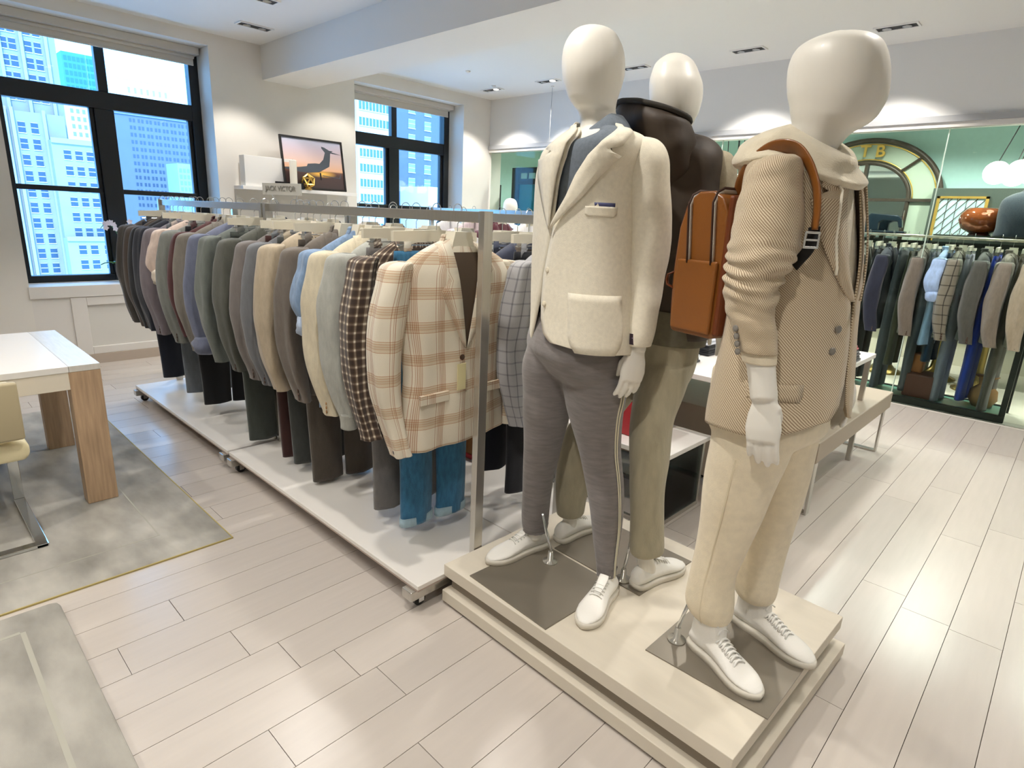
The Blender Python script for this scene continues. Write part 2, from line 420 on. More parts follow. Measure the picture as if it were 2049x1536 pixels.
# ------------------------------------------------------------------ glass wall with the neighbouring shop behind
GT = mat('grey_header', 'b5b3b0', 0.4, 0.3)
struct(box('wall_far', (-7.1, 3.2, YG, YG + 0.15, 2.48, ZC), mat('far_wall_paint', 'e2e0dc', 0.85)))
struct(box('trim_6', (-6.62, 3.2, YG - 0.03, YG + 0.1, 2.43, 2.48), mat('header_grey', 'a7a7a8', 0.5)))
struct(box('trim_7', (-6.62, 3.2, YG - 0.015, YG + 0.1, 2.39, 2.43), TRIMM))
gp = thing('glass_partition', (-1.7, YG + 0.03, 0), 'clear glass wall between the shop floor and the green shop beyond', 'glass wall')
for a, b in ((-6.6, -5.0), (-5.0, -3.1), (-3.1, -1.112), (-1.112, 0.8), (0.8, 3.2)):
    box('pane', (a + 0.004, b - 0.004, YG + 0.02, YG + 0.032, 0.0, 2.39), GLASS_P, gp)
    if b < 3: box('seam', (b - 0.004, b + 0.004, YG + 0.018, YG + 0.036, 0.0, 2.39), mat('glass_edge', 'd5e6d8', 0.2), gp)
NB = 9.0
SAGE = mat('sage_wall', 'a3c6be', 0.8, noise_amt=0.03)
struct(box('wall_neighbour', (-7.1, 3.2, NB, NB + 0.1, 0, ZC), SAGE))
struct(box('trim_8', (-7.1, 3.2, 6.51, NB, -0.12, 0.0), mat('neighbour_floor', 'f1ead8', 0.4)))
struct(box('baseboard_neighbour', (-7.1, 3.2, 8.97, 9.0, 0, .74), mat('cream_wainscot', 'f3ecd9', .6)))
struct(box('trim_9', (-7.2, -7.1, 6.3, NB, 0, ZC), SAGE))
struct(box('trim_10', (-6.62, 3.2, 6.33, 6.51, -0.12, -0.001), mat('threshold', 'cfc9bd', 0.4)))
for x in (-5.2, -3.4, -1.9, -0.6, 0.8):  # unseen fixtures, added to light the shop beyond the glass
    fixture(x, 7.6, 'added two-lamp ceiling light for fill, unseen from here', True, 2.4, 140)

# ------------------------------------------------------------------ the city outside
def facade(name, label, ext, col, wins, winsize, wcol='5f7f95', depth=0.3, side=None, stuff=False, extra=None, trimcol=None):
    """ext = x_front, x_back, y0, y1, z0, z1 ; wins = list of (y, z) window centres on the front"""
    xf, xb, y0, y1, z0, z1 = ext
    t = thing(name, (xf, (y0 + y1) / 2, z0), label, 'building')
    box('wall', (xf, xb, y0, y1, z0, z1), mat('stone_' + col, col, 0.9, noise_amt=0.05, noise_scale=0.3), t)
    ww, wh = winsize; gm = mat('far_pane_' + wcol, wcol, 0.25)
    fm = mat('far_frame_' + (trimcol or 'c9d6dc'), trimcol or 'c9d6dc', 0.7)
    J = MB(); cnt = 0
    for (y, z) in wins:
        if y - ww / 2 < y0 or y + ww / 2 > y1 or z + wh / 2 > z1: continue
        if stuff or cnt >= 290:
            J.box(xf - 0.05, xf + depth * .3, y - ww / 2, y + ww / 2, z - wh / 2, z + wh / 2); continue
        key = (name, ww, wh)
        if key not in pm:
            b = MB().box(0, depth * 0.3, -ww / 2, ww / 2, -wh / 2, wh / 2, 0)
            if ww > .6: b.box(depth * .3, depth * .5, -ww / 2, ww / 2, -0.06, 0.06, 1)
            b = b.box(depth * .3, depth * .5, -ww / 2, ww / 2, wh / 2 - .1, wh / 2, 1).box(depth * .3, depth * .6, -ww / 2 - .1, ww / 2 + .1, -wh / 2 - .15, -wh / 2, 1)
            b = b.mesh('window'); b.materials.append(gm); b.materials.append(fm); pm[key] = b
        o = bpy.data.objects.new('window', pm[key]); COL.objects.link(o); o.parent = t
        o.location = (0.0, y - (y0 + y1) / 2, z - z0); cnt += 1
    if J.v:
        j = J.build('window_grid', gm, t); j['kind'] = 'stuff'
    if extra:
        for nm, e, c_ in extra: box(nm, e, mat('stone_' + c_, c_, 0.9), t)
    return t
ZB = -45.0
# tall cream tower, three stepped masses
wA = [(y, z) for z in [33.6 - 2.83 * k for k in range(-1, 18)] for y in (22.1, 23.4, 25.7, 27.1, 30.5)]
facade('tower_block', 'tall cream stone tower filling the left of the left window', (-150, -170, 10, 29.9, ZB, 60), '8e8f86', [w_ for w_ in wA if w_[1] > 17], (1.0, 1.9), '34485e',
       extra=[('pier', (-149.2, -150, y, y + 0.5, 16, 60), '9b9c95') for y in (21.2, 24.4, 28.1)])
facade('tower_block', 'cream tower wing with a scalloped parapet, lower left window', (-147, -150, 14, 29.1, ZB, 16.3), '918f88', [(y, z) for z in [13.6 - 2.83 * k for k in range(12)] for y in (17.4, 18.7, 22.4, 24.3)], (1.05, 1.9), '34485e',
       extra=[('pier', (-146.3, -147, y, y + 0.5, ZB, 16.8), '9d9e98') for y in (16.1, 19.9, 20.9, 25.6)])
facade('tower_block', 'middle step of the cream tower with triple windows', (-144, -147, 25.9, 33.5, ZB, 11.7), '94948c', [(y, z) for z in [9.3 - 2.83 * k for k in range(10)] for y in (28.2, 30.0, 31.8)], (1.1, 1.7), '34485e',
       extra=[('parapet', (-143.6, -144, 25.9, 33.5, 11.2, 12.1), '9d9e98')])
facade('tower_block', 'lowest step of the cream tower beside the window mullion', (-141, -144, 25.6, 38.0, ZB, -6.0), '979890', [(y, z) for z in [-8.0 - 2.8 * k for k in range(6)] for y in (27.9, 29.8, 32.1, 34.0)], (1.15, 1.8), '34485e',
       extra=[('parapet', (-140.6, -141, 25.6, 38.0, -6.4, -5.6), '9d9e98')])
facade('office_block', 'teal glass office block behind the cream tower', (-280, -300, 57.2, 70, ZB, 51.5), '3f7f86', [(58.2 + 1.3 * i, 49.5 - 2.4 * k) for i in range(9) for k in range(9)], (0.9, 1.5), '28687c', stuff=True, trimcol='3f7f86')
facade('office_block', 'pinkish white block seen past the cream tower', (-275, -279, 55, 63.5, ZB, 33.5), 'c4b4ae', [(57.0 + 1.8 * i, 31.5 - 2.6 * k) for i in range(4) for k in range(9)], (0.9, 1.4), '7d7f9a', stuff=True)
facade('office_block', 'grey brick block with many small windows, right pane of the left window', (-280, -300, 71.0, 104, ZB, 33.8), '646c75', [(76.6 + 2.9 * i + d, 31.4 - 2.62 * k) for i in range(10) for d in (0, 1.25) for k in range(20)], (0.75, 1.3), '414f60', stuff=True, extra=[('cornice', (-279.4, -280, 71, 104, 33.2, 34.2), '7d858c')])
facade('office_block', 'distant white stepped building with a colonnaded top, upper right pane', (-420, -440, 110, 140, ZB, 66), 'e9eef2', [(116 + 3.2 * i, 62.5) for i in range(7)] + [(113 + 3.1 * i, 50.5) for i in range(9)], (1.3, 3.2), '9fb3c4', stuff=True, extra=[('cornice', (-419, -420, 110, 140, 67.5, 68.5), 'c7d2da'), ('step', (-418, -430, 104, 146, ZB, 56), 'e9eef2')])
facade('office_block', 'small pale blue building low in the right pane', (-250, -262, 82, 95, ZB, 15.4), '88979f', [(83 + 1.3 * i, 13.0 - 2.2 * k) for i in range(9) for k in range(8)], (0.8, 1.3), '6fa2c4', stuff=True)
# far window
tb = facade('office_block', 'white office tower with banded window strips, left half of the far window', (-100, -116, 63.3, 70.2, ZB, 34), 'c8cbca', [(63.9 + 0.72 * i, 19.7 - 2.62 * k + 5.24) for i in range(9) for k in range(20)], (0.46, 1.45), '4c6c85', trimcol='c8cbca')
facade('apartment_block', 'grey brick apartment block with paired windows, right half of the far window', (-112, -124, 79.6, 100, ZB, 40), '5c646c', [(y, 23.0 + 5.96 - 2.98 * k) for k in range(20) for y in (84.2, 88.5, 93.0)], (1.75, 1.75), '7fa4ad')
facade('office_block', 'white low block in front of the grey apartments, bottom of the far window', (-95, -104, 75.4, 84, ZB, 6.6), 'cdcfce', [(77.2 + 1.5 * i, -1 - 2.4 * k) for i in range(4) for k in range(5)], (0.7, 1.2), '86a9bf')

# ------------------------------------------------------------------ rugs, table, chair
RUG = mat('distressed_rug', 'a19d94', 0.95, noise_amt=0.32, noise_scale=2.8, bump=0.3, bump_scale=500, stretch=(1, 2.2, 1))
RUGL = mat('rug_faded_line', 'a6a397', 0.95)
def rug(x0, x1, y0, y1, label, lines, th=0.008, edge='b3a268'):
    t = thing('rug', ((x0 + x1) / 2, (y0 + y1) / 2, 0), label, 'rug')
    box('pile', (x0, x1, y0, y1, 0.0005, th), RUG, t, 0.003)
    MB().box(x0 - 0.002, x1 + .003, y0, y0 + 0.006, 0.0005, th * .9).box(x1 - .001, x1 + 0.005, y0, y1 + .004, 0.0005, th * .9).box(x0, x1 + .003, y1, y1 + 0.005, 0.0005, th * .9).build('binding', mat('binding_' + edge, edge, 0.9), t)
    for (a, b, c, d) in lines: box('woven_line', (a, b, c, d, th, th + 0.0006), RUGL, t)
rug(-5.25, -2.631, -1.9, 0.94, 'large faded grey-green rug under the white table', [(-5.05, -2.86, 0.70, 0.706), (-2.866, -2.86, -1.7, 0.70), (-5.0, -2.8, -0.3, -.294)])
t = thing('rug', (-1.9, -0.6, 0), 'thick grey-green rug at the bottom left corner of the picture', 'rug')
MB().prism([(-2.555, -2.0), (-0.6, -2.0), (-0.6, 0.268), (-2.52, 0.268), (-2.545, 0.262), (-2.555, 0.24)], 2, 0.0005, 0.03).build('pile', RUG, t, bevel=0.006)
box('woven_line', (-2.42, -0.7, 0.135, 0.15, 0.03, 0.0306), RUGL, t); box('woven_line', (-2.43, -2.415, -1.9, 0.135, 0.03, 0.0306), RUGL, t)

t = thing('table', (-3.92, -0.3, 0), 'white-topped desk with broad oak slab legs on the large rug', 'table')
TY = 0.677; ZT = 0.727
box('tabletop', (-4.44, -3.41, -1.7, 0.548, ZT - 0.03, ZT), WLAC, t, 0.002)
box('end_band', (-4.44, -3.41, 0.549, TY, ZT - 0.03, ZT), mat('pale_oak_top', 'd7d3cb', 0.3, noise_amt=0.06, noise_scale=12, stretch=(0.8, 9, 1)), t, 0.002)  # wood end band, coloured paler than the oak legs
box('apron', (-3.445, -3.413, -1.6, 0.548, ZT - 0.115, ZT - 0.03), mat('apron_cream', 'e3dac9', 0.5), t, 0.002)
box('apron', (-4.44, -4.41, -1.6, 0.548, ZT - 0.115, ZT - 0.03), mat('apron_cream', 'e3dac9', 0.5), t, 0.002)
for x0, x1 in ((-3.50, -3.411), (-4.44, -4.36)):
    for y in (TY, -1.56): box('leg', (x0, x1, y - 0.132, y - 0.001, 0.009, ZT - 0.03), OAK, t, 0.002)
t = thing('desk_chair', (-3.35, 0.1, 0), 'cream leather cantilever chair with flat steel runners, tucked at the desk', 'chair')
CRM = mat('cream_leather', 'e6dab2', 0.45, bump=0.08, bump_scale=120); TAN = mat('tan_shell', 'b5a888', 0.6)
cy0, cy1 = -0.17, 0.335
MB().prism([(cy0, 0.375), (cy1 - .02, 0.375), (cy1, 0.40), (cy1, 0.445), (cy1 - .035, 0.47), (cy0, 0.47)], 0, -3.70, -3.21).build('seat', CRM, t, bevel=0.02, bseg=3, smooth=True)
MB().prism([(cy0, 0.485), (cy1 - 0.012, 0.485), (cy1 - .01, 0.74), (cy0, 0.745)], 0, -3.205, -3.165).build('backrest', TAN, t, bevel=0.012, bseg=3, smooth=True)
box('backrest_pad', (-3.235, -3.206, cy0 + .02, cy1 - .03, 0.49, 0.735), CRM, t, 0.01)
for y in (cy1 - 0.03, cy0 + .01):
    box('runner', (-3.68, -3.075, y - .022, y + .022, 0.009, 0.022), CHROME, t, 0.002)
    box('upright', (-3.68, -3.667, y - .022, y + .022, 0.022, 0.385), CHROME, t, 0.002)
box('rear_bar', (-3.12, -3.075, cy0, cy1 - .01, 0.009, 0.023), CHROME, t, 0.002)

# ------------------------------------------------------------------ clothes racks
def rack(x0, x1, y0, y1, yr, label, zr=1.52, posts=True, group=None):
    t = thing('clothes_rack', ((x0 + x1) / 2, (y0 + y1) / 2, 0), label, 'clothes rack', group)
    box('platform', (x0, x1, y0, y1, 0.102, 0.12), PLAT, t, 0.0015)
    box('platform_edge', (x0 + .002, x1 - .002, y0 + .001, y1 - .001, 0.094, 0.102), mat('platform_underside', 'b9a79b', 0.6), t)
    for x in (x0 + 0.045, x1 - 0.045):
        box('crossbar', (x - 0.03, x + 0.03, y0 - 0.022, y1 + 0.0, 0.05, 0.093), BRUSH, t, 0.004)
    box('side_bar', (x0 + .08, x1 - .08, y0 + .2, y0 + .24, 0.055, 0.093), BRUSH, t, 0.002)
    for x in (x0 + 0.05, x1 - 0.05):
        for y in (y0 + 0.04, y1 - 0.05):
            c = MB().tube([(x - .012, y, 0.027), (x + .012, y, 0.027)], 0.026, 14).build('caster', BLACK, t, smooth=False)
            [box('fork', (x + q, x + q + .005, y - .012, y + .014, .02, .05), CHROME, c) for q in (-.02, .015)]
    for x in (x0 + 0.0, x1 - 0.03):
        box('post', (x, x + 0.03, yr - 0.022, yr + 0.022, 0.12, zr), BRUSH, t, 0.0015)
    box('rail', (x0 + 0.03, x1 - 0.03, yr - 0.009, yr + 0.009, zr - 0.042, zr - 0.002), BRUSH, t, 0.0015)
    return t
YF, YR = 1.55, 2.09
rack(-3.39, -1.605, 1.237, 1.797, YF, 'nearest steel clothes rack on a white castered platform, plaid blazer at its end')
rack(-5.17, -3.41, 1.237, 1.797, YF, 'second steel clothes rack in line, nearest the left window')
rack(-3.39, -1.605, 1.803, 2.365, YR, 'steel clothes rack behind the nearest one, navy trousers showing')
rack(-5.17, -3.41, 1.803, 2.365, YR, 'steel clothes rack behind the second one, mostly hidden')

def hook(mb, z=0.02, r=0.021, cy=0.0):
    pts = [(0, cy, -0.075), (0, cy, -0.045)]
    pts = [(0, 0, -0.085), (0, 0, -0.05), (0, r * .8, -0.028)] + [(0, r * math.cos(a), 0.0 + z - 0.018 + r * math.sin(a)) for a in [math.radians(d) for d in range(-10, 215, 25)]]
    mb.tube(pts, 0.0019, 6)
HM = {}
def hanger(x, y, z, kind, label, group):
    """z = rail top"""
    if kind not in HM:
        h = MB(); hook(h); HM[kind + 'hook'] = h.mesh('hook'); HM[kind + 'hook'].materials.append(CHROME)
        b = MB()
        if kind == 'jacket':
            b.prism([(-0.040, -0.078), (0.040, -0.078), (0.062, -0.155), (0.03, -0.145), (0, -0.14), (-0.03, -0.145), (-0.062, -0.155)], 0, -0.02, 0.036)
            for s in (-1, 1): b.tube([(0, s * .04, -.125), (0, s * .09, -.155), (0, s * .14, -.19), (0.0, s * .18, -.222), (0.0, s * .20, -.245)], [.018, .018, .018, .018, .014], 10, flat=(1, .8))
            b.tube([(0, -.17, -.245), (0, .17, -.245)], 0.006, 8)
        else:
            b.prism([(-0.21, -0.085), (0.0, -0.078), (0.21, -0.085), (0.21, -0.122), (-0.21, -0.122)], 0, -0.008, 0.008)
        HM[kind] = b.mesh('body'); HM[kind].materials.append(HANG)
        if kind == 'clip':
            c = MB().box(-0.014, 0.014, -.017, .017, -.185, -.122).box(-.018, .018, -.021, .021, -.15, -.14); HM['clipm'] = c.mesh('clip'); HM['clipm'].materials.append(CHROME)
            HM['bar'] = MB().tube([(0, -.19, -.135), (0, .19, -.135)], .003, 6).mesh('bar'); HM['bar'].materials.append(CHROME)
    t = thing('hanger', (x, y, z), label, 'hanger', group)
    o = bpy.data.objects.new('hook', HM[kind + 'hook']); COL.objects.link(o); o.parent = t
    o = bpy.data.objects.new('body', HM[kind]); COL.objects.link(o); o.parent = t
    if kind == 'clip':
        for s in (-1, 1):
            o = bpy.data.objects.new('clip', HM['clipm']); COL.objects.link(o); o.parent = t; o.location = (0, s * 0.15, 0)
        o = bpy.data.objects.new('bar', HM['bar']); COL.objects.link(o); o.parent = t
    return t

# body profile of a hanging jacket: (height above floor at rail 1.52, half width, half thickness)
JP = [(1.415, .05, .028), (1.40, .085, .034), (1.375, .14, .042), (1.345, .195, .05), (1.315, .232, .056), (1.28, .252, .062), (1.2, .25, .066), (1.1, .238, .064), (1.0, .228, .06), (.9, .226, .06), (.8, .234, .063), (.7, .244, .066), (.64, .248, .066)]
SP = [(1.334, .222, .016, .040, 0), (1.328, .236, .040, .054, 0), (1.308, .252, .050, .062, 0), (1.25, .266, .053, .064, 0), (1.15, .281, .056, .066, -.006), (1.0, .292, .056, .068, -.012), (.88, .292, .050, .062, -.008), (.76, .280, .042, .055, .006), (.66, .264, .037, .048, .024), (.63, .260, .037, .047, .03)]
def bx_at(z, y, rows):
    for i in range(len(rows) - 1):
        if rows[i][0] >= z >= rows[i + 1][0]:
            k = (rows[i][0] - z) / (rows[i][0] - rows[i + 1][0]); a = rows[i][1] + k * (rows[i + 1][1] - rows[i][1]); b = rows[i][2] + k * (rows[i + 1][2] - rows[i][2])
            return b * max(0.0, 1 - abs(min(abs(y) / a, 1)) ** 2.2) ** (1 / 2.2)
    return rows[-1][2]
def garment(kind, x, y, zr, mt, label, group, hem=0.64, cuff=0.63, thick=1.0, wide=1.0, lining=None, seed=0, buttons=True, hi=False, accent=None, cat=None):
    dz = zr - 1.52; nm = {'jacket': 'jacket', 'shirt': 'shirt', 'sweater': 'sweater'}[kind]
    t = thing(nm, (x, y, zr - 0.12), label, cat or nm, group)
    rows = [(z if z > 1.25 else 1.25 - (1.25 - z) * (1.25 - hem) / (1.25 - .64), a * wide, b * thick) for z, a, b in JP]
    rings = [(x, y, z + dz, a, b, 0) for z, a, b in rows]
    fn = (lambda p_, u, v: wr((p_[0] + .006 * math.sin(p_[1] * 42 + seed) * max(0, v - .35), p_[1], p_[2] - .006 * math.cos(u * 2 + seed)* v), 0.013 * min(1, v * 3), (14, 9, 4), seed * 3.1))
    b = MB(); b.grid(rgrid(rings, 3, 28 if not hi else 44, None, None, 0, 2.2, fn), True, False)
    b.add([(x, y, rows[-1][0] + dz + .02)], [], None)
    b.build('body', mt, t, smooth=True, solid=0.003)
    for s in (-1, 1):
        sl = []
        for z, o_, a, bb, sx in SP:
            zz = z if z > 1.25 else 1.25 - (1.25 - z) * (1.25 - cuff) / (1.25 - .63)
            sl.append((x + sx * thick, y + s * o_ * wide, zz + dz, a * (1.15 if kind == 'shirt' and z < .9 else 1), bb * thick * .95, 0))
        cr = [noise.noise(Vector((seed * 2.3, q * 1.9, s))) for q in range(3)]
        def fold(p_, u, v):
            r_ = (.0055 * math.sin(3 * u + cr[0] * 6 + v * 2.5) + .0035 * math.sin(5 * u + cr[1] * 6 - v * 4)) * min(1, v * 5)
            return wr((p_[0] + r_ * math.cos(u), p_[1] + r_ * math.sin(u), p_[2]), 0.011 * min(1, v * 2), (15, 15, 6), seed * 1.7 + s * 5)
        g = rgrid(sl, 4, 30, None, None, 0, 2.3, fold)
        SB = MB(); SB.grid(g, True, False)
        so_ = SB.build('sleeve', mt, t, smooth=True, solid=0.003)
        e = sl[-1]
        if kind == 'jacket' and s < 0 and buttons:
            for k in range(4 if hi else 3):
                zz = e[2] + .018 + k * .019; yy = e[1] - e[3] * 0.93
                bt = MB().lathe([(.0, .0), (.0075, .0), (.0085, .003), (.0, .004)], (0, 0, 0), 10); me_o = bt.mesh('cuff_button')
                me_o.transform(Matrix.Translation((e[0] + .012 - .002 * k, yy + .002, zz)) @ Matrix.Rotation(PI / 2, 4, 'X'))
                link('cuff_button', me_o, accent or mat('horn_button', '4a3325', 0.35), so_, True)
        if kind == 'shirt':      # turned-back cuff, pale side out
            cf = MB(); rr = [(e[0], e[1], e[2] + q, e[3] * k_, e[4] * k_, 0) for q, k_ in ((.085, 1.1), (.075, 1.65), (.04, 1.95), (.0, 1.75), (-.02, 1.2))]
            cf.grid(rgrid(rr, 3, 20, None, None, .004, 2, lambda p_, u, v: wr(p_, .02, (30, 30, 25), seed)), True, True)
            cf.build('rolled_cuff', accent or mt, so_, smooth=True)
        if kind == 'sweater':
            cf = MB(); loft(cf, [(e[0], e[1], e[2] + .01, e[3] * .95, e[4] * .95, 0), (e[0], e[1], e[2] - .03, e[3] * .8, e[4] * .8, 0), (e[0], e[1], e[2] - .06, e[3] * .8, e[4] * .8, 0)], 3, 18, 0.002)
            cf.build('ribbed_cuff', mt, so_, smooth=True)
    # lapels and lining on the front (+X) face
    vb = 1.0 if kind == 'jacket' else 1.27
    if kind == 'jacket':
        N_ = 12; zt = 1.398; zl = 1.368; L_ = MB()
        lin = MB(); P = []
        for i in range(N_ + 1):
            k = i / N_; z = zl + (vb - zl) * k; yi = 0.062 * (1 - k) + .004
            P.append([(x + bx_at(z, q * yi, rows) + .004, y + q * yi, z + dz) for q in (-1, -.5, 0, .5, 1)])
        lin.grid(P); lin.build('lining', lining or mat('dark_lining', '3a3029', 0.6), t, smooth=True)
        for s in (-1, 1):
            P = []
            for i in range(N_ + 1):
                k = i / N_; z = zt + (vb - zt) * k; yi = 0.066 * (1 - k)
                wd = (.05 + .05 * min(k / .35, 1)) if k < .36 else .098 * (1 - (k - .36) / .64) ** .8 + .002
                if .30 < k < .36: wd *= .62
                P.append([(x + bx_at(z, yi + wd * q, rows) + .009 - .004 * q, y + s * (yi + wd * q), z + dz) for q in (0, .5, 1)])
            L_.grid(P)
        L_.build('lapel', mt, t, smooth=True, solid=0.004, offs=1)
    c = MB(); P = rgrid([(x, y, 1.395 + dz, .082, .045, 0), (x, y, 1.418 + dz, .07, .042, 0), (x, y, 1.432 + dz, .066, .04, 0), (x, y, 1.42 + dz, .074, .047, 0)], 2, 16, PI * .42, PI * 1.58)
    c.grid(P); c.build('collar', mt, t, smooth=True, solid=0.003)
    if kind == 'shirt':
        for k in range(4): 
            z = 1.33 - .1 * k; MB().lathe([(.005, 0), (.005, .002)], (0, 0, 0), 8)
    return t
def trousers(x, y, zr, mt, label, group, hem=0.18, w0=.19, wh=.10, seed=0, cuffm=None, gap=.1, thick=1.0):
    dz = zr - 1.52; t = thing('trousers', (x, y, zr - 0.2), label, 'trousers', group)
    b = MB(); fn = lambda p_, u, v: wr((p_[0] + .012 * math.copysign(abs(math.cos(u)) ** 14, math.cos(u)) * min(1, v * 3), p_[1], p_[2]), 0.008, (12, 9, 3.5), seed)
    b.grid(rgrid([(x, y, 1.36 + dz, w0, .014, 0), (x, y, 1.3 + dz, w0 + .005, .02 * thick, 0), (x, y, 1.15 + dz, w0 + .012, .032 * thick, 0), (x, y, 1.04 + dz, w0 + .01, .036 * thick, 0), (x, y, 1.0 + dz, w0 * .9, .03 * thick, 0)], 3, 24, None, None, 0, 3, fn), True, True)
    for s in (-1, 1):
        b.grid(rgrid([(x + s * .006, y + s * gap * .95, 1.1 + dz, wh * 1.02, .03 * thick, 0), (x + s * .006, y + s * gap, .9 + dz, wh, .032 * thick, 0), (x + s * .008, y + s * gap * .95, .6 + dz, wh * .88, .03 * thick, 0), (x + s * .01, y + s * gap * .9, (hem + .6) / 2 + dz - .1, wh * .82, .028 * thick, 0), (x + s * .01, y + s * gap * .88, hem + dz, wh * .8, .028 * thick, 0)], 4, 18, None, None, 0, 2.4, fn), True, True)
    b.build('legs', mt, t, smooth=True)
    wb = MB(); loft(wb, [(x, y, 1.362 + dz, w0 + .002, .0155, 0), (x, y, 1.325 + dz, w0 + .004, .019, 0)], 2, 24, .0015, 3); wb.build('waistband', mt, t, smooth=True)
    if cuffm:
        for s in (-1, 1):
            cf = MB(); loft(cf, [(x + s * .01, y + s * gap * .88, hem + .035 + dz, wh * .82, .03 * thick, 0), (x + s * .01, y + s * gap * .88, hem - .003 + dz, wh * .83, .031 * thick, 0)], 2, 18, .004, 2.4); cf.build('turned_hem', cuffm, t, smooth=True)
    return t

PLAID = check_mat('cream_plaid', .115, [(0, 'e2dac8'), (.34, 'b58f76'), (.36, 'e2dac8'), (.44, 'bd9a80'), (.46, 'e0d8c6'), (.50, 'b58f76'), (.52, 'ddd2be'), (.56, 'b58f76'), (.58, 'd9ccb6'), (.62, 'b58f76'), (.64, 'd9ccb6'), (.68, 'b58f76'), (.70, 'e2dac8')], .125, [(0, 'fdfcfa'), (.40, 'd9b7a2'), (.42, 'f1e9de'), (.47, 'd9b7a2'), (.49, 'e9dfd2'), (.54, 'dcbfac'), (.56, 'e6dacb'), (.62, 'dcbfac'), (.64, 'efe6da'), (.72, 'd9b7a2'), (.74, 'fdfcfa')])
CHECK = check_mat('brown_white_check', .034, [(0, 'e9e3d5'), (.24, '8a7a6c'), (.34, '6f5f54'), (.84, '8a7a6c')], .034, [(0, 'f4efe6'), (.24, 'a89a8c'), (.34, '8c7d72'), (.84, 'a89a8c')])
GF = 'garments on the nearest rack row'; GFH = 'hangers on the nearest rack row'
def C(n, c, **k): return fabric(n, c, **k)
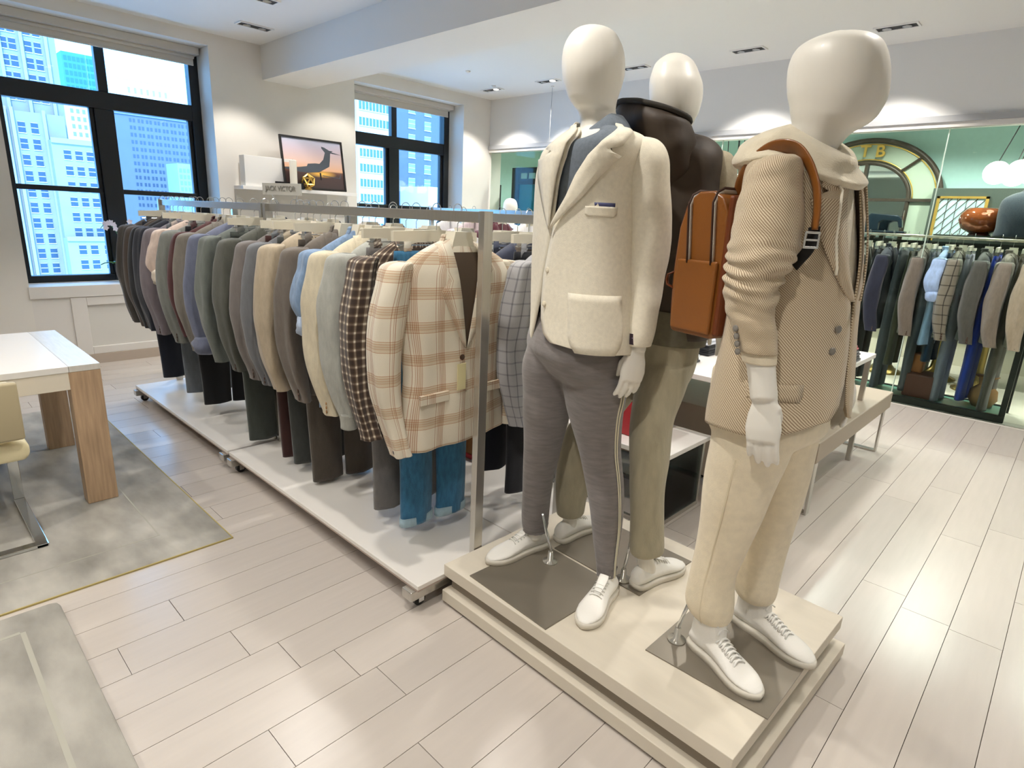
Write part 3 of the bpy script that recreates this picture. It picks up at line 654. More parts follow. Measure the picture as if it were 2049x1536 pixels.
front = [
 # kind, x, material, label, opts
 ('jacket', -1.775, PLAID, 'cream plaid blazer with rust overcheck facing out at the rack end', dict(hi=True, lining=mat('brown_lining', '4b3b2d', 0.5), hem=.615, cuff=.62, wide=1.13, seed=1)),
 ('trousers', -1.90, C('mid_blue_denim', '2f6a8f', amt=.25), 'mid-blue jeans with turned hems behind the plaid blazer', dict(hem=.2, cuffm=C('denim_reverse', '9fb9c6'), w0=.2)),
 ('jacket', -2.03, CHECK, 'brown and white gingham check blazer', dict(hi=True, seed=2, hem=.60, cuff=.60)),
 ('trousers', -2.10, C('mid_grey_wool', '716e6c'), 'mid-grey trousers hanging beside the jeans', dict(hem=.2)),
 ('sweater', -2.19, C('light_grey_knit', 'a9aaa2', amt=.1), 'light grey knitted sweater next to the gingham blazer', dict(seed=3, hem=.66, cuff=.66)),
 ('jacket', -2.325, C('cream_linen', 'd3c8ae'), 'plain cream linen blazer with light horn buttons', dict(seed=4, accent=mat('light_horn', 'a3794c', .4))),
 ('shirt', -2.425, C('denim_chambray', '7d97b8', amt=.2), 'blue chambray shirt with a rolled-up pale cuff', dict(seed=5, cuff=.98, hem=.62, thick=.8, accent=C('pale_chambray', 'b5c6e0'))),
 ('jacket', -2.575, C('brown_grey_wool', '6a6158'), 'brown-grey wool blazer left of the chambray shirt', dict(seed=6, hi=True)),
 ('trousers', -2.66, C('taupe_brown_wool', '4e463d'), 'taupe brown trousers, longest pair under the brown-grey blazer', dict(hem=.14, wh=.105)),
 ('jacket', -2.80, C('tan_linen', 'b3a48d'), 'tan linen blazer with dark cuff buttons', dict(seed=7, hi=True)),
 ('trousers', -2.87, C('charcoal_flannel', '3f4240'), 'charcoal flannel trousers below the tan linen blazer', dict(hem=.17)),
 ('jacket', -2.93, C('slate_grey_wool', '66686c'), 'slate-grey blazer left of the tan linen one', dict(seed=8)),
 ('trousers', -3.0, C('burgundy_cord', '3b1c18'), 'dark burgundy trousers beside the charcoal flannels', dict(hem=.17)),
 ('jacket', -3.06, C('mauve_grey_wool', '6f6864'), 'mauve-grey blazer left of the slate-grey one', dict(seed=9)),
 ('jacket', -3.285, C('olive_charcoal_wool', '4f5048'), 'olive-charcoal blazer in the middle of the row', dict(seed=10, hi=True)),
 ('trousers', -3.40, C('deep_green_grey', '414742'), 'dark green-grey trousers, widest pair in mid row', dict(hem=.15, wh=.115, w0=.2)),
 ('jacket', -3.55, C('grey_green_wool', '666c66'), 'grey-green blazer left of the olive-charcoal one', dict(seed=11)),
 ('shirt', -3.735, C('slate_lavender', '6c7288'), 'slate-lavender shirt jacket between two grey blazers', dict(seed=12, cuff=.66, thick=.9, accent=C('slate_lavender', '6c7288'))),
 ('jacket', -3.89, C('taupe_grey_wool', '79736a'), 'taupe-grey blazer left of the lavender shirt jacket', dict(seed=13)),
 ('jacket', -3.99, C('burgundy_wool', '4f2a2b'), 'burgundy blazer squeezed between grey ones', dict(seed=14, thick=.7, hem=.7, cuff=.7)),
 ('trousers', -4.10, C('black_wool', '0c0d12'), 'black trousers, widest dark pair on the far half of the row', dict(hem=.2, wh=.11)),
 ('jacket', -4.185, C('soft_grey_green', '767872'), 'soft grey blazer with dark cuff buttons, far half of the row', dict(seed=15)),
 ('shirt', -4.365, C('pale_pink_linen', 'd3bfb2', amt=.1), 'pale pink shirt with a rolled cream cuff', dict(seed=16, cuff=1.0, thick=.8, hem=.66, accent=C('cream_cotton', 'e0d2c0'))),
 ('trousers', -4.45, C('steel_grey_wool', '6a7076'), 'steel-grey trousers left of the black pair', dict(hem=.2)),
 ('jacket', -4.52, C('mauve_flannel', '766d72'), 'mauve flannel blazer beside the pink shirt', dict(seed=17)),
 ('jacket', -4.70, C('midnight_navy', '181c2a'), 'midnight navy blazer near the window end', dict(seed=18)),
 ('jacket', -4.80, C('black_navy', '14161c'), 'near-black blazer near the window end', dict(seed=19, thick=.8)),
 ('jacket', -4.90, C('brown_herringbone', '473b32'), 'brown blazer second from the window end of the row', dict(seed=20)),
 ('trousers', -4.96, C('ink_navy', '161b29'), 'ink navy trousers at the window end of the row', dict(hem=.2)),
 ('jacket', -5.10, C('dark_taupe', '3f3a35'), 'dark taupe blazer at the window end of the row', dict(seed=21)),
]
for kind, x, mt, lab, op in front:
    if kind == 'trousers':
        trousers(x, YF, 1.52, mt, lab, GF, seed=x, **op); hanger(x, YF, 1.52, 'clip', 'cream clip hanger holding the ' + lab.split(',')[0].split(' beside')[0].split(' below')[0].split(' behind')[0].split(' under')[0].split(' at the')[0], GFH)
    else:
        garment(kind, x, YF, 1.52, mt, lab, GF, **op); hanger(x, YF, 1.52, 'jacket', 'cream hanger inside the ' + lab.split(',')[0].split(' with')[0].split(' left of')[0].split(' beside')[0], GFH)
GB = 'garments on the rear rack row'; GBH = 'hangers on the rear rack row'
rear = [
 ('jacket', -1.70, check_mat('pale_grey_check', .05, [(0, 'b4b3b5'), (.86, '8d8c90')], .05, [(0, 'f4f4f4'), (.86, 'cfcfd2')]), 'pale grey windowpane blazer beside the front mannequin', dict(seed=31)),
 ('trousers', -1.80, C('ink_black', '11131c'), 'ink-black long trousers on the rear rack beside the mannequin', dict(hem=.22)),
 ('jacket', -1.90, C('dusk_navy', '3c4256'), 'dusk navy blazer on the rear rack', dict(seed=32)),
 ('trousers', -1.97, C('deep_navy', '171c2b'), 'deep navy slim trousers right of the steel post', dict(hem=.28, w0=.17)),
 ('jacket', -2.07, C('slate_blue', '6f7890'), 'slate-blue blazer on the rear rack', dict(seed=33)),
 ('shirt', -2.35, C('white_poplin', 'e8e6e4', amt=.05), 'white shirt on the rear rack behind the cream blazer', dict(seed=34, cuff=.75)),
 ('jacket', -2.62, C('stone_cotton', 'b7ab9b'), 'stone cotton jacket on the rear rack', dict(seed=35)),
 ('jacket', -2.95, C('plum_wool', '4c2a34'), 'plum blazer on the rear rack', dict(seed=36)),
 ('shirt', -3.2, C('pink_stripe', 'd9c6c8', amt=.1), 'faint pink shirt on the rear rack', dict(seed=37, cuff=.75)),
 ('jacket', -3.65, C('grey_rear', '777779'), 'plain grey blazer on the rear rack', dict(seed=38)),
 ('shirt', -3.95, C('white_poplin', 'e8e6e4'), 'white shirt on the far rear rack', dict(seed=39, cuff=.75)),
 ('jacket', -4.4, C('navy_rear', '232a3d'), 'navy blazer on the far rear rack', dict(seed=40)),
]
for kind, x, mt, lab, op in rear:
    if kind == 'trousers':
        trousers(x, YR, 1.52, mt, lab, GB, seed=x, **op); hanger(x, YR, 1.52, 'clip', 'clip hanger holding the ' + lab.split(' on the')[0].split(' right of')[0], GBH)
    else:
        garment(kind, x, YR, 1.52, mt, lab, GB, buttons=False, **op); hanger(x, YR, 1.52, 'jacket', 'hanger inside the ' + lab.split(' on the')[0].split(' beside')[0] + (' at the back' if 'far' not in lab else ' furthest back'), GBH)
# swing tag and jacket button of the plaid blazer are its parts
pb = [o for o in COL.objects if o.name == 'jacket'][0]
MB().lathe([(0, 0), (.011, 0), (.012, .004), (0, .005)], (0, 0, 0), 12).build('front_button', mat('horn_button', '4a3325', 0.35), pb, world=False).matrix_local = Matrix.Translation((0.075, -.03, -.43)) @ Matrix.Rotation(PI / 2, 4, 'Y')
o = box('swing_tag', (.078, .081, -.055, -.012, -.56, -.455), mat('tag_card', 'ddd2a2', .7), pb, world=False)
for y in (-.15, .15): box('pocket_flap', (0.050, .064, y - .07, y + .07, -.60, -.56), PLAID, pb, 0.003, world=False)

# ------------------------------------------------------------------ plinth under the mannequins
def quad(P, z0, z1, name, mt, parent=None, bevel=0.0):
    return MB().prism([p_[:2] for p_ in P], 2, z0, z1).build(name, mt, parent, bevel=bevel)
t = thing('display_plinth', (-1.0, 1.8, 0), 'two-tier whitewashed plinth carrying the three mannequins', 'plinth')
Q = [(-1.605, 1.366), (-0.400, 1.336), (-0.380, 2.214), (-1.585, 2.244)]
quad([(a + d, b + e) for (a, b), (d, e) in zip(Q, ((0, 0), (0, 0), (0, 0), (0, 0)))], 0.115, 0.165, 'top_tier', PLATE, t, 0.002)
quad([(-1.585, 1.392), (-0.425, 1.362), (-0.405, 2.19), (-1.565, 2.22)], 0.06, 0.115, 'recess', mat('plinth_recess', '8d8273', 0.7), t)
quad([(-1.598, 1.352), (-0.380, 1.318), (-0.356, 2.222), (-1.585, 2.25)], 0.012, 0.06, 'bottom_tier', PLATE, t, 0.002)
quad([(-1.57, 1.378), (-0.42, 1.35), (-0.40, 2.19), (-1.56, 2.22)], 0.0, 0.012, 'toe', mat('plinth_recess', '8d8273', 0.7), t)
ZPL = 0.165

# ------------------------------------------------------------------ mannequins
def vec(*a): return Vector(a)
def hand(mb, wrist, down, across, inward, L=0.185, curl=(0.25, 0.35, 0.3), thumb=True):
    """down: towards the fingertips, across: towards the index side, inward: palm side"""
    w0 = Vector(wrist); d = Vector(down).normalized(); a = Vector(across); a = (a - d * a.dot(d)).normalized(); n_ = Vector(inward); n_ = (n_ - d * n_.dot(d) - a * n_.dot(a)).normalized()
    pl = L * 0.5
    pts = [w0 - d * .03, w0 + d * .005, w0 + d * pl * .35, w0 + d * pl * .7, w0 + d * pl * 1.02]
    mb.tube(pts, [.029, .031, .040, .045, .041], 14, flat=(1, .46), up=n_)
    for k, (o_, ln, r) in enumerate(((.0325, .82, .0092), (.0110, .92, .0098), (-.0110, .86, .0094), (-.0315, .68, .0084))):
        p_ = w0 + d * (pl * .86) + a * o_ * .95; dr = (d + a * o_ * 1.2).normalized(); seq = [p_]
        l3 = [L * .5 * ln * q for q in (.48, .32, .24)]; ang = 0
        for q in range(3):
            ang += curl[q]; dd = (dr * math.cos(ang) + n_ * math.sin(ang)).normalized(); p_ = p_ + dd * l3[q]; seq.append(p_)
        mb.tube(seq[:1] + [seq[0].lerp(seq[1], .5)] + seq[1:], [r * 1.05, r * 1.05, r, r * .93, r * .78], 10)
        mb.lathe([(.0, -r * .7), (r * .55, -r * .5), (r * .74, 0), (r * .5, r * .55), (0, r * .7)], tuple(seq[-1]), 8)
    if thumb:
        b = w0 + d * .018 + a * .026; t1 = b + (d * .7 + a * (.55 if thumb is True else .12) + n_ * (.45 if thumb is True else .7)).normalized() * .036; t2 = t1 + (d * .85 + a * (.2 if thumb is True else -.1) + n_ * .35).normalized() * .03; t3 = t2 + (d * .95 + n_ * .3).normalized() * .024
        mb.tube([b - d * .01 - a * .01, b, t1, t2, t3], [.014, .0145, .0115, .0102, .0075], 10)

def arm(mb, pts, r0_, r1_):
    K = len(pts); mb.tube(pts, [r0_ + (r1_ - r0_) * i / (K - 1) for i in range(K)], 14)

def shrink(rings, k): return [(x, y, z, a * k, b * k, w_) for x, y, z, a, b, w_ in rings]

def shoe(parent, heel, toe, label=None, high=False, seed=0, W=.048, lace_n=6):
    """heel, toe: floor points (x, y) of the outsole ends"""
    h = Vector((heel[0], heel[1], ZPL)); tv = Vector((toe[0], toe[1], ZPL)); L = (tv - h).length
    ax = (tv - h).normalized(); side = Vector((-ax.y, ax.x, 0)); up = Vector((0, 0, 1))
    ol = [(0, .0), (.01, .45), (.05, .72), (.15, .80), (.3, .74), (.45, .78), (.6, .95), (.72, 1.04), (.83, .98), (.92, .72), (.975, .38), (1.0, .0)]
    def wd(k):
        for (a, b), (c, d) in zip(ol, ol[1:]):
            if a <= k <= c: return W * (b + (d - b) * (k - a) / (c - a))
        return 0
    ht = [(0, .055), (.06, .088), (.15, .092), (.28, .095 if not high else .11), (.42, .094), (.55, .078), (.68, .060), (.8, .050), (.9, .042), (.97, .030), (1, .018)]
    def hz(k):
        for (a, b), (c, d) in zip(ht, ht[1:]):
            if a <= k <= c: return b + (d - b) * (k - a) / (c - a)
        return .02
    SO = MB(); P0 = []
    for zz, g in ((0.002, .93), (.004, 1.0), (.018, 1.03), (.026, 1.0)):
        row = []
        for i in range(48):
            a = 2 * PI * i / 48; k = .5 - .5 * math.cos(a); sg = 1 if a < PI else -1
            wv = max(wd(min(max(k, 0.0), 1.0)), 0); row.append(h + ax * (L * (.5 + (k - .5) * g)) + side * (sg * wv * g) + up * zz)
        P0.append(row)
    SO.grid(P0, True, True)
    s_ = thing('shoe', (0, 0, 0), None, None); s_.name = 'shoe'; s_.parent = parent
    # shoe is a part of the mannequin; its own pieces are sub-parts
    COL.objects.unlink(s_); bpy.data.objects.remove(s_)
    U = MB(); P = []; ks = [.004, .015, .04, .08, .14, .22, .31, .40, .48, .56, .64, .72, .80, .87, .93, .97, .992]
    for k in ks:
        w_ = max(wd(k), .006) * .97; H = hz(k) - .02; row = []
        for i in range(22):
            a = 2 * PI * i / 22; cx = math.cos(a); sx = math.sin(a)
            vx = math.copysign(abs(cx) ** (2 / 2.6), cx); vz = math.copysign(abs(sx) ** (2 / 2.3), sx)
            nar = 1 - .38 * max(0, vz) * (1 if k < .62 else .55)
            row.append(h + ax * (L * k) + side * (w_ * vx * nar) + up * (.020 + H * .5 + H * .5 * vz))
        P.append(row)
    U.grid(P, True, True)
    if high:
        rr = [];
        for zz, kk, a_, b_ in ((.04, .22, .036, .064), (.08, .225, .039, .062), (.11, .22, .041, .058), (.14, .21, .043, .055), (.165, .20, .044, .054)):
            c = h + ax * (L * kk); rr.append((c.x, c.y, ZPL + zz, a_, b_, math.degrees(math.atan2(ax.y, ax.x))))
        loft(U, rr, 3, 20, 0, 2.3)
    up_ = voxel(U, 'shoe', LEATH, parent, 0.0035, 6)
    SO.build('sole', SOLE, up_, smooth=True)
    LC = []
    n_l = lace_n + (3 if high else 0)
    for q in range(n_l):
        k = .60 - .047 * q if not high else .66 - .045 * q
        if high and k < .42: 
            zz = .105 + (.42 - k) * .55; c = h + ax * (L * (.41 - (.42 - k) * .45)) + up * zz; hw = .019
        else:
            zz = hz(k) + .0022; c = h + ax * (L * k) + up * zz; hw = .019
        for sg in ((1, -1) if high else (1,)):
            pts = [c - side * hw * 1.2 + up * -.008 + ax * (.006 * sg if high else 0), c - side * hw * .6 + up * .002 + ax * (.003 * sg if high else 0), c + up * .003, c + side * hw * .6 + up * .002 - ax * (.003 * sg if high else 0), c + side * hw * 1.2 - up * .008 - ax * (.006 * sg if high else 0)]
            l_ = MB().tube(pts, .0034 if high else .0026, 6, flat=(1.1, .8)); l_.build('lace', LACE, up_, smooth=True)
    pts = [h + ax * (L * .13) + side * (.03 * math.cos(a)) + ax * (.05 * math.sin(a) * .9 + .02) + up * .094 for a in [2 * PI * i / 20 for i in range(21)]]
    if not high:
        TG = MB().prism([(0, 0)], 2, 0, 0) if False else MB()
        TG.tube([h + ax * (L * .58) + up * hz(.58), h + ax * (L * .48) + up * (hz(.48) + .001), h + ax * (L * .38) + up * (hz(.38) + .008), h + ax * (L * .33) + up * (hz(.33) + .018)], [.014, .017, .019, .017], 10, flat=(1, .2), up=(0, 0, 1)); TG.build('tongue', LEATH, up_, smooth=True)
    # toe cap seam
    sp = [h + ax * (L * (.76 - .05 * math.cos(a))) + side * (wd(.74) * .86 * math.sin(a)) + up * (.022 + (hz(.75) - .022) * math.cos(a) ** .7) for a in [-PI / 2 * .98 + PI * .98 * i / 12 for i in range(13)]]
    MB().tube(sp, .0012, 5).build('toe_seam', SOLE, up_, smooth=True)
    return up_

def strip(mb, rings, cols, off, n=2.2, sub=1):
    """ribbon on a torso: cols(i) -> list of (phi_deg, extra offset) for ring i"""
    P = [[rpt(r, math.radians(ph), off + e, n) for ph, e in cols[i]] for i, r in enumerate(rings)]
    return mb.grid(P)

# ---- mannequin 1: cream blazer, facing the aisle
F1 = -118
M1H = [(-1.261, 1.641, 2.079, 0.010, 0.012, F1), (-1.261, 1.641, 2.074, 0.032, 0.040, F1), (-1.261, 1.642, 2.061, 0.054, 0.066, F1), (-1.261, 1.642, 2.04, 0.068, 0.083, F1), (-1.26, 1.643, 2.012, 0.078, 0.096, F1), (-1.258, 1.644, 1.977, 0.083, 0.101, F1), (-1.256, 1.645, 1.942, 0.082, 0.1, F1), (-1.256, 1.646, 1.914, 0.077, 0.094, F1), (-1.254, 1.647, 1.892, 0.07, 0.086, F1), (-1.253, 1.648, 1.873, 0.065, 0.079, F1), (-1.249, 1.651, 1.859, 0.059, 0.072, F1), (-1.245, 1.654, 1.847, 0.054, 0.066, F1), (-1.245, 1.666, 1.835, 0.051, 0.062, F1), (-1.238, 1.671, 1.807, 0.051, 0.063, F1), (-1.235, 1.674, 1.777, 0.054, 0.066, F1), (-1.234, 1.674, 1.747, 0.06, 0.07, F1)]
M1T = [(-1.242, 1.669, 1.785, 0.085, 0.068, F1), (-1.236, 1.668, 1.770, 0.150, 0.092, F1), (-1.236, 1.666, 1.752, 0.198, 0.118, F1), (-1.243, 1.662, 1.724, 0.225, 0.142, F1), (-1.252, 1.659, 1.686, 0.232, 0.148, F1), (-1.261, 1.654, 1.632, 0.226, 0.147, F1), (-1.261, 1.654, 1.569, 0.228, 0.147, F1), (-1.261, 1.654, 1.489, 0.228, 0.146, F1), (-1.26, 1.655, 1.407, 0.231, 0.147, F1), (-1.256, 1.658, 1.324, 0.235, 0.150, F1), (-1.251, 1.661, 1.239, 0.240, 0.153, F1), (-1.247, 1.665, 1.17, 0.244, 0.156, F1), (-1.244, 1.667, 1.099, 0.249, 0.159, F1), (-1.242, 1.668, 1.036, 0.250, 0.160, F1)]
M1LA = [(-1.066, 1.655, 1.752, 0.018, 0.018, F1), (-1.058, 1.654, 1.744, 0.042, 0.040, F1), (-1.046, 1.653, 1.722, 0.058, 0.054, F1), (-1.027, 1.646, 1.686, 0.057, 0.056, F1), (-1.022, 1.649, 1.629, 0.059, 0.058, F1), (-1.015, 1.653, 1.572, 0.06, 0.06, F1), (-1.013, 1.666, 1.514, 0.061, 0.061, F1), (-1.009, 1.669, 1.454, 0.06, 0.06, F1), (-1.006, 1.67, 1.394, 0.056, 0.056, F1), (-1.007, 1.67, 1.332, 0.05, 0.05, F1), (-1.001, 1.662, 1.27, 0.046, 0.046, F1), (-0.997, 1.653, 1.207, 0.042, 0.042, F1), (-0.992, 1.644, 1.161, 0.038, 0.038, F1), (-0.996, 1.642, 1.128, 0.037, 0.037, F1)]
M1RL = [(-1.355, 1.668, 1.07, 0.075, 0.10, F1), (-1.363, 1.660, 0.99, 0.092, 0.110, F1), (-1.376, 1.665, 0.886, 0.086, 0.095, F1), (-1.382, 1.673, 0.804, 0.083, 0.092, F1), (-1.39, 1.679, 0.74, 0.077, 0.085, F1), (-1.394, 1.676, 0.678, 0.07, 0.077, F1), (-1.403, 1.682, 0.59, 0.063, 0.07, F1), (-1.413, 1.686, 0.499, 0.057, 0.063, F1), (-1.421, 1.692, 0.407, 0.053, 0.058, F1), (-1.428, 1.7, 0.323, 0.051, 0.056, F1), (-1.426, 1.701, 0.271, 0.047, 0.052, F1)]
M1LL = [(-1.185, 1.682, 1.10, 0.150, 0.105, F1), (-1.190, 1.686, 1.0, 0.152, 0.110, F1), (-1.182, 1.687, 0.927, 0.138, 0.106, F1), (-1.171, 1.683, 0.856, 0.112, 0.099, F1), (-1.153, 1.683, 0.786, 0.088, 0.087, F1), (-1.134, 1.684, 0.715, 0.07, 0.077, F1), (-1.11, 1.688, 0.625, 0.063, 0.07, F1), (-1.085, 1.68, 0.538, 0.058, 0.063, F1), (-1.069, 1.678, 0.445, 0.050, 0.055, F1), (-1.059, 1.673, 0.37, 0.042, 0.047, F1), (-1.05, 1.667, 0.315, 0.036, 0.04, F1), (-1.046, 1.669, 0.26, 0.033, 0.037, F1)]
M1HP = [(-1.262, 1.671, 1.2, 0.20, 0.13, F1), (-1.268, 1.671, 1.076, 0.230, 0.156, F1), (-1.268, 1.676, 1.03, 0.226, 0.138, F1), (-1.266, 1.682, 0.985, 0.205, 0.112, F1), (-1.264, 1.69, 0.955, 0.16, 0.08, F1), (-1.262, 1.695, 0.94, 0.07, 0.04, F1)]

def mannequin(label, loc):
    return thing('mannequin', (loc[0], loc[1], ZPL), label, 'mannequin')
def legs_body(mb, L, R, hip, footL, footR):
    for leg, ft in ((L, footL), (R, footR)):
        loft(mb, shrink(leg, .78), 2, 18)
        e = leg[-1]; mb.tube([(e[0], e[1], e[2] + .04), (e[0], e[1], e[2] - .03), (ft[0][0] * .75 + ft[1][0] * .25, ft[0][1] * .75 + ft[1][1] * .25, ZPL + .06)], [.033, .031, .034], 12)
        mb.tube([(ft[0][0] * .85 + ft[1][0] * .15, ft[0][1] * .85 + ft[1][1] * .15, ZPL + .05), (ft[0][0] * .4 + ft[1][0] * .6, ft[0][1] * .4 + ft[1][1] * .6, ZPL + .045)], [.025, .02], 10)
    loft(mb, shrink(hip, .8), 2, 20)
def pants(name, hip, legs, mt, parent, seed=0, amp=.006, extra=None):
    mb = MB(); fn = lambda p_, u, v: wr(p_, amp, (13, 13, 5), seed)
    loft(mb, hip, 3, 36, 0, 2.3, fn)
    for l in legs: loft(mb, l, 4, 28, 0, 2.1, fn)
    return voxel(mb, name, mt, parent, 0.0065, 14)
def rod(parent, x, y, ztop, plate_label=None, lean=(0, 0)):
    MB().tube([(x, y, ZPL + .004), (x, y, ZPL + .06), (x + lean[0] * .3, y + lean[1] * .3, ZPL + .1), (x + lean[0], y + lean[1], ztop)], [.006, .006, .0055, .0055], 10).build('support_rod', CHROME, parent, smooth=True)
    MB().lathe([(.03, .004), (.03, .009), (.012, .014), (.010, .05), (.0, .051)], (x, y, ZPL), 20).build('rod_socket', mat('clear_socket', 'c9c6bd', .15, .6), parent, smooth=True)

m1 = mannequin('front mannequin in a cream blazer, blue-grey shirt and grey striped joggers', (-1.24, 1.66))
FL1 = ((-1.052, 1.722), (-0.985, 1.452)); FR1 = ((-1.430, 1.790), (-1.487, 1.486))
b = MB(); loft(b, M1H, 3, 30, 0, 2.05); loft(b, shrink(M1T[:11], .82), 1, 24)
arm(b, [(-1.05, 1.655, 1.70), (-1.02, 1.655, 1.56), (-1.008, 1.668, 1.42), (-1.0, 1.655, 1.25), (-0.997, 1.645, 1.11)], .04, .026)
hand(b, (-0.997, 1.640, 1.105), (-.06, -.1, -1), (-.47, -.88, 0), (-.88, .47, 0), .185, (.12, .3, .3), 2)
arm(b, [(-1.44, 1.76, 1.70), (-1.46, 1.79, 1.56), (-1.45, 1.80, 1.42), (-1.41, 1.79, 1.27), (-1.37, 1.77, 1.12)], .04, .026)
hand(b, (-1.37, 1.77, 1.11), (.05, -.05, -1), (-.47, -.88, 0), (.88, -.47, 0), .18)
legs_body(b, M1LL, M1RL, M1HP, FL1, FR1)
voxel(b, 'body', MANN, m1, 0.0045, 3)
GREYJ = mat('heather_grey_jersey', '7c7674', 0.95, noise_amt=0.14, noise_scale=70, bump=0.3, bump_scale=350, sheen=0.3, stretch=(.25, .25, 1.4))
tr = pants('joggers', M1HP, (M1RL, M1LL), GREYJ, m1, 3)
for ph, e in ((108, .0), (115, .0)):
    rib = MB(); P = []
    for r in interp([(-1.268, 1.674, 1.0, 0.236, 0.166, F1)] and M1LL, 4):
        P.append([rpt(r, math.radians(ph + d), .0045, 2.1) for d in (-1.6, 1.6)])
    rib.grid(P); rib.build('side_stripe', mat('ecru_tape', 'e3dbc2', .8), tr, smooth=True, solid=.002, offs=1)
for lg in (M1LL, M1RL):
    c = MB(); e = lg[-1]; g_ = rgrid([(e[0], e[1], e[2] + .03, e[3] * 1.03, e[4] * 1.03, F1), (e[0], e[1], e[2] + .012, e[3] * .95, e[4] * .95, F1), (e[0], e[1], e[2] - .004, e[3] * .97, e[4] * .97, F1)], 3, 40, None, None, 0, 2, lambda p_, u, v: (p_[0] + .0016 * math.cos(u * 14), p_[1] + .0016 * math.sin(u * 14), p_[2]))
    c.grid(g_, True, False); c.build('elastic_cuff', GREYJ, tr, smooth=True)
# shirt
SHIRT = mat('blue_grey_chambray', '6d7680', 0.9, noise_amt=0.1, noise_scale=90, bump=0.2, bump_scale=400)
sh = MB(); loft(sh, [(x, y, z, a * .95, b_ * .95, w_) for x, y, z, a, b_, w_ in M1T[:10]], 3, 44, -.006, 2.2, lambda p_, u, v: wr((p_[0], p_[1], p_[2] + .008 * (1 - v) - .062 * max(0, math.cos(u - .22)) ** 5 * max(0, 1 - v * 3.2)), .004, (20, 20, 6), 5), False)
shirt = sh.build('dress_shirt', SHIRT, m1, smooth=True)
cl = MB(); cc = [(-1.238, 1.668, 1.765, .066, .080, F1), (-1.237, 1.668, 1.80, .062, .074, F1), (-1.234, 1.672, 1.822, .061, .071, F1)]
cl.grid(rgrid(cc, 3, 40, math.radians(14), math.radians(346), 0, 2.0, lambda p_, u, v: (p_[0], p_[1], p_[2] - .060 * v * max(0, math.cos(u)) ** 1.1))); 
co = [(-1.234, 1.672, 1.826, .063, .073, F1), (-1.238, 1.668, 1.802, .088, .100, F1), (-1.242, 1.666, 1.766, .110, .124, F1)]
cl.grid(rgrid(co, 3, 40, math.radians(24), math.radians(336), 0, 2.0, lambda p_, u, v: (p_[0], p_[1], p_[2] - .060 * (1 - v) * max(0, math.cos(u)) ** 1.1 - .055 * v * max(0, math.cos(u)) ** 1.3)))
cl.build('collar', SHIRT, shirt, smooth=True, solid=.003)
for i, (z, ph) in enumerate(((1.735, 22), (1.685, 23), (1.60, 22), (1.52, 20))):
    r = min(M1T, key=lambda q: abs(q[2] - z)); p_ = Vector(rpt((r[0], r[1], z, r[3] * .95, r[4] * .95, F1), math.radians(ph), .003))
    me_b = MB().lathe([(0, 0), (.0055, 0), (.0058, .002), (0, .003)], (0, 0, 0), 12).mesh('shirt_button'); q_ = Vector((p_.x + 1.25, p_.y - 1.66, 0)).to_track_quat('Z', 'Y')
    me_b.transform(Matrix.Translation(p_) @ q_.to_matrix().to_4x4()); link('shirt_button', me_b, mat('pearl_button', 'e9e3da', .25), shirt)
# blazer
CRB = mat('cream_hopsack', 'ebe3cf', 0.92, noise_amt=0.05, noise_scale=80, bump=0.25, bump_scale=380, sheen=0.2)
EL = [(1.785, 95), (1.772, 84), (1.752, 72), (1.724, 62), (1.686, 53), (1.632, 46), (1.569, 37), (1.489, 21), (1.407, 15), (1.324, 9), (1.239, 6), (1.17, 6), (1.099, 10), (1.036, 22)]
ER = [(1.785, 12), (1.772, 20), (1.752, 25), (1.724, 25), (1.686, 26), (1.632, 25), (1.569, 22), (1.489, 19), (1.407, 15), (1.324, 8), (1.239, 2), (1.17, -4), (1.099, -10), (1.036, -16)]
def tab(T_, z):
    for (a, b_), (c, d) in zip(T_, T_[1:]):
        if a >= z >= c: return b_ + (d - b_) * (a - z) / (a - c)
    return T_[0][1] if z > T_[0][0] else T_[-1][1]
bz = MB(); R = interp(M1T, 4)
def hemz(p_, ph, v):
    """hem drops towards the back, is rounded away at the front edge"""
    k = max(0, (v - .72) / .28); f_ = math.cos(ph - .15)
    return wr((p_[0], p_[1], p_[2] + k * k * (.050 * max(0, f_) ** 3 + .055 * max(0, math.sin(ph)) + .01)), .003, (10, 10, 5), 2)
P = []
for i, r in enumerate(R):
    z = min(max(r[2], 1.036), 1.785); a0 = math.radians(tab(EL, z)); a1 = math.radians(360 + tab(ER, z)); row = []
    for k in range(57):
        ph = a0 + (a1 - a0) * k / 56; row.append(hemz(rpt(r, ph, .006 if k < 20 else .003, 2.2), ph, i / (len(R) - 1)))
    P.append(row)
bz.grid(P)
blz = bz.build('blazer', CRB, m1, smooth=True, solid=.005, offs=-1)
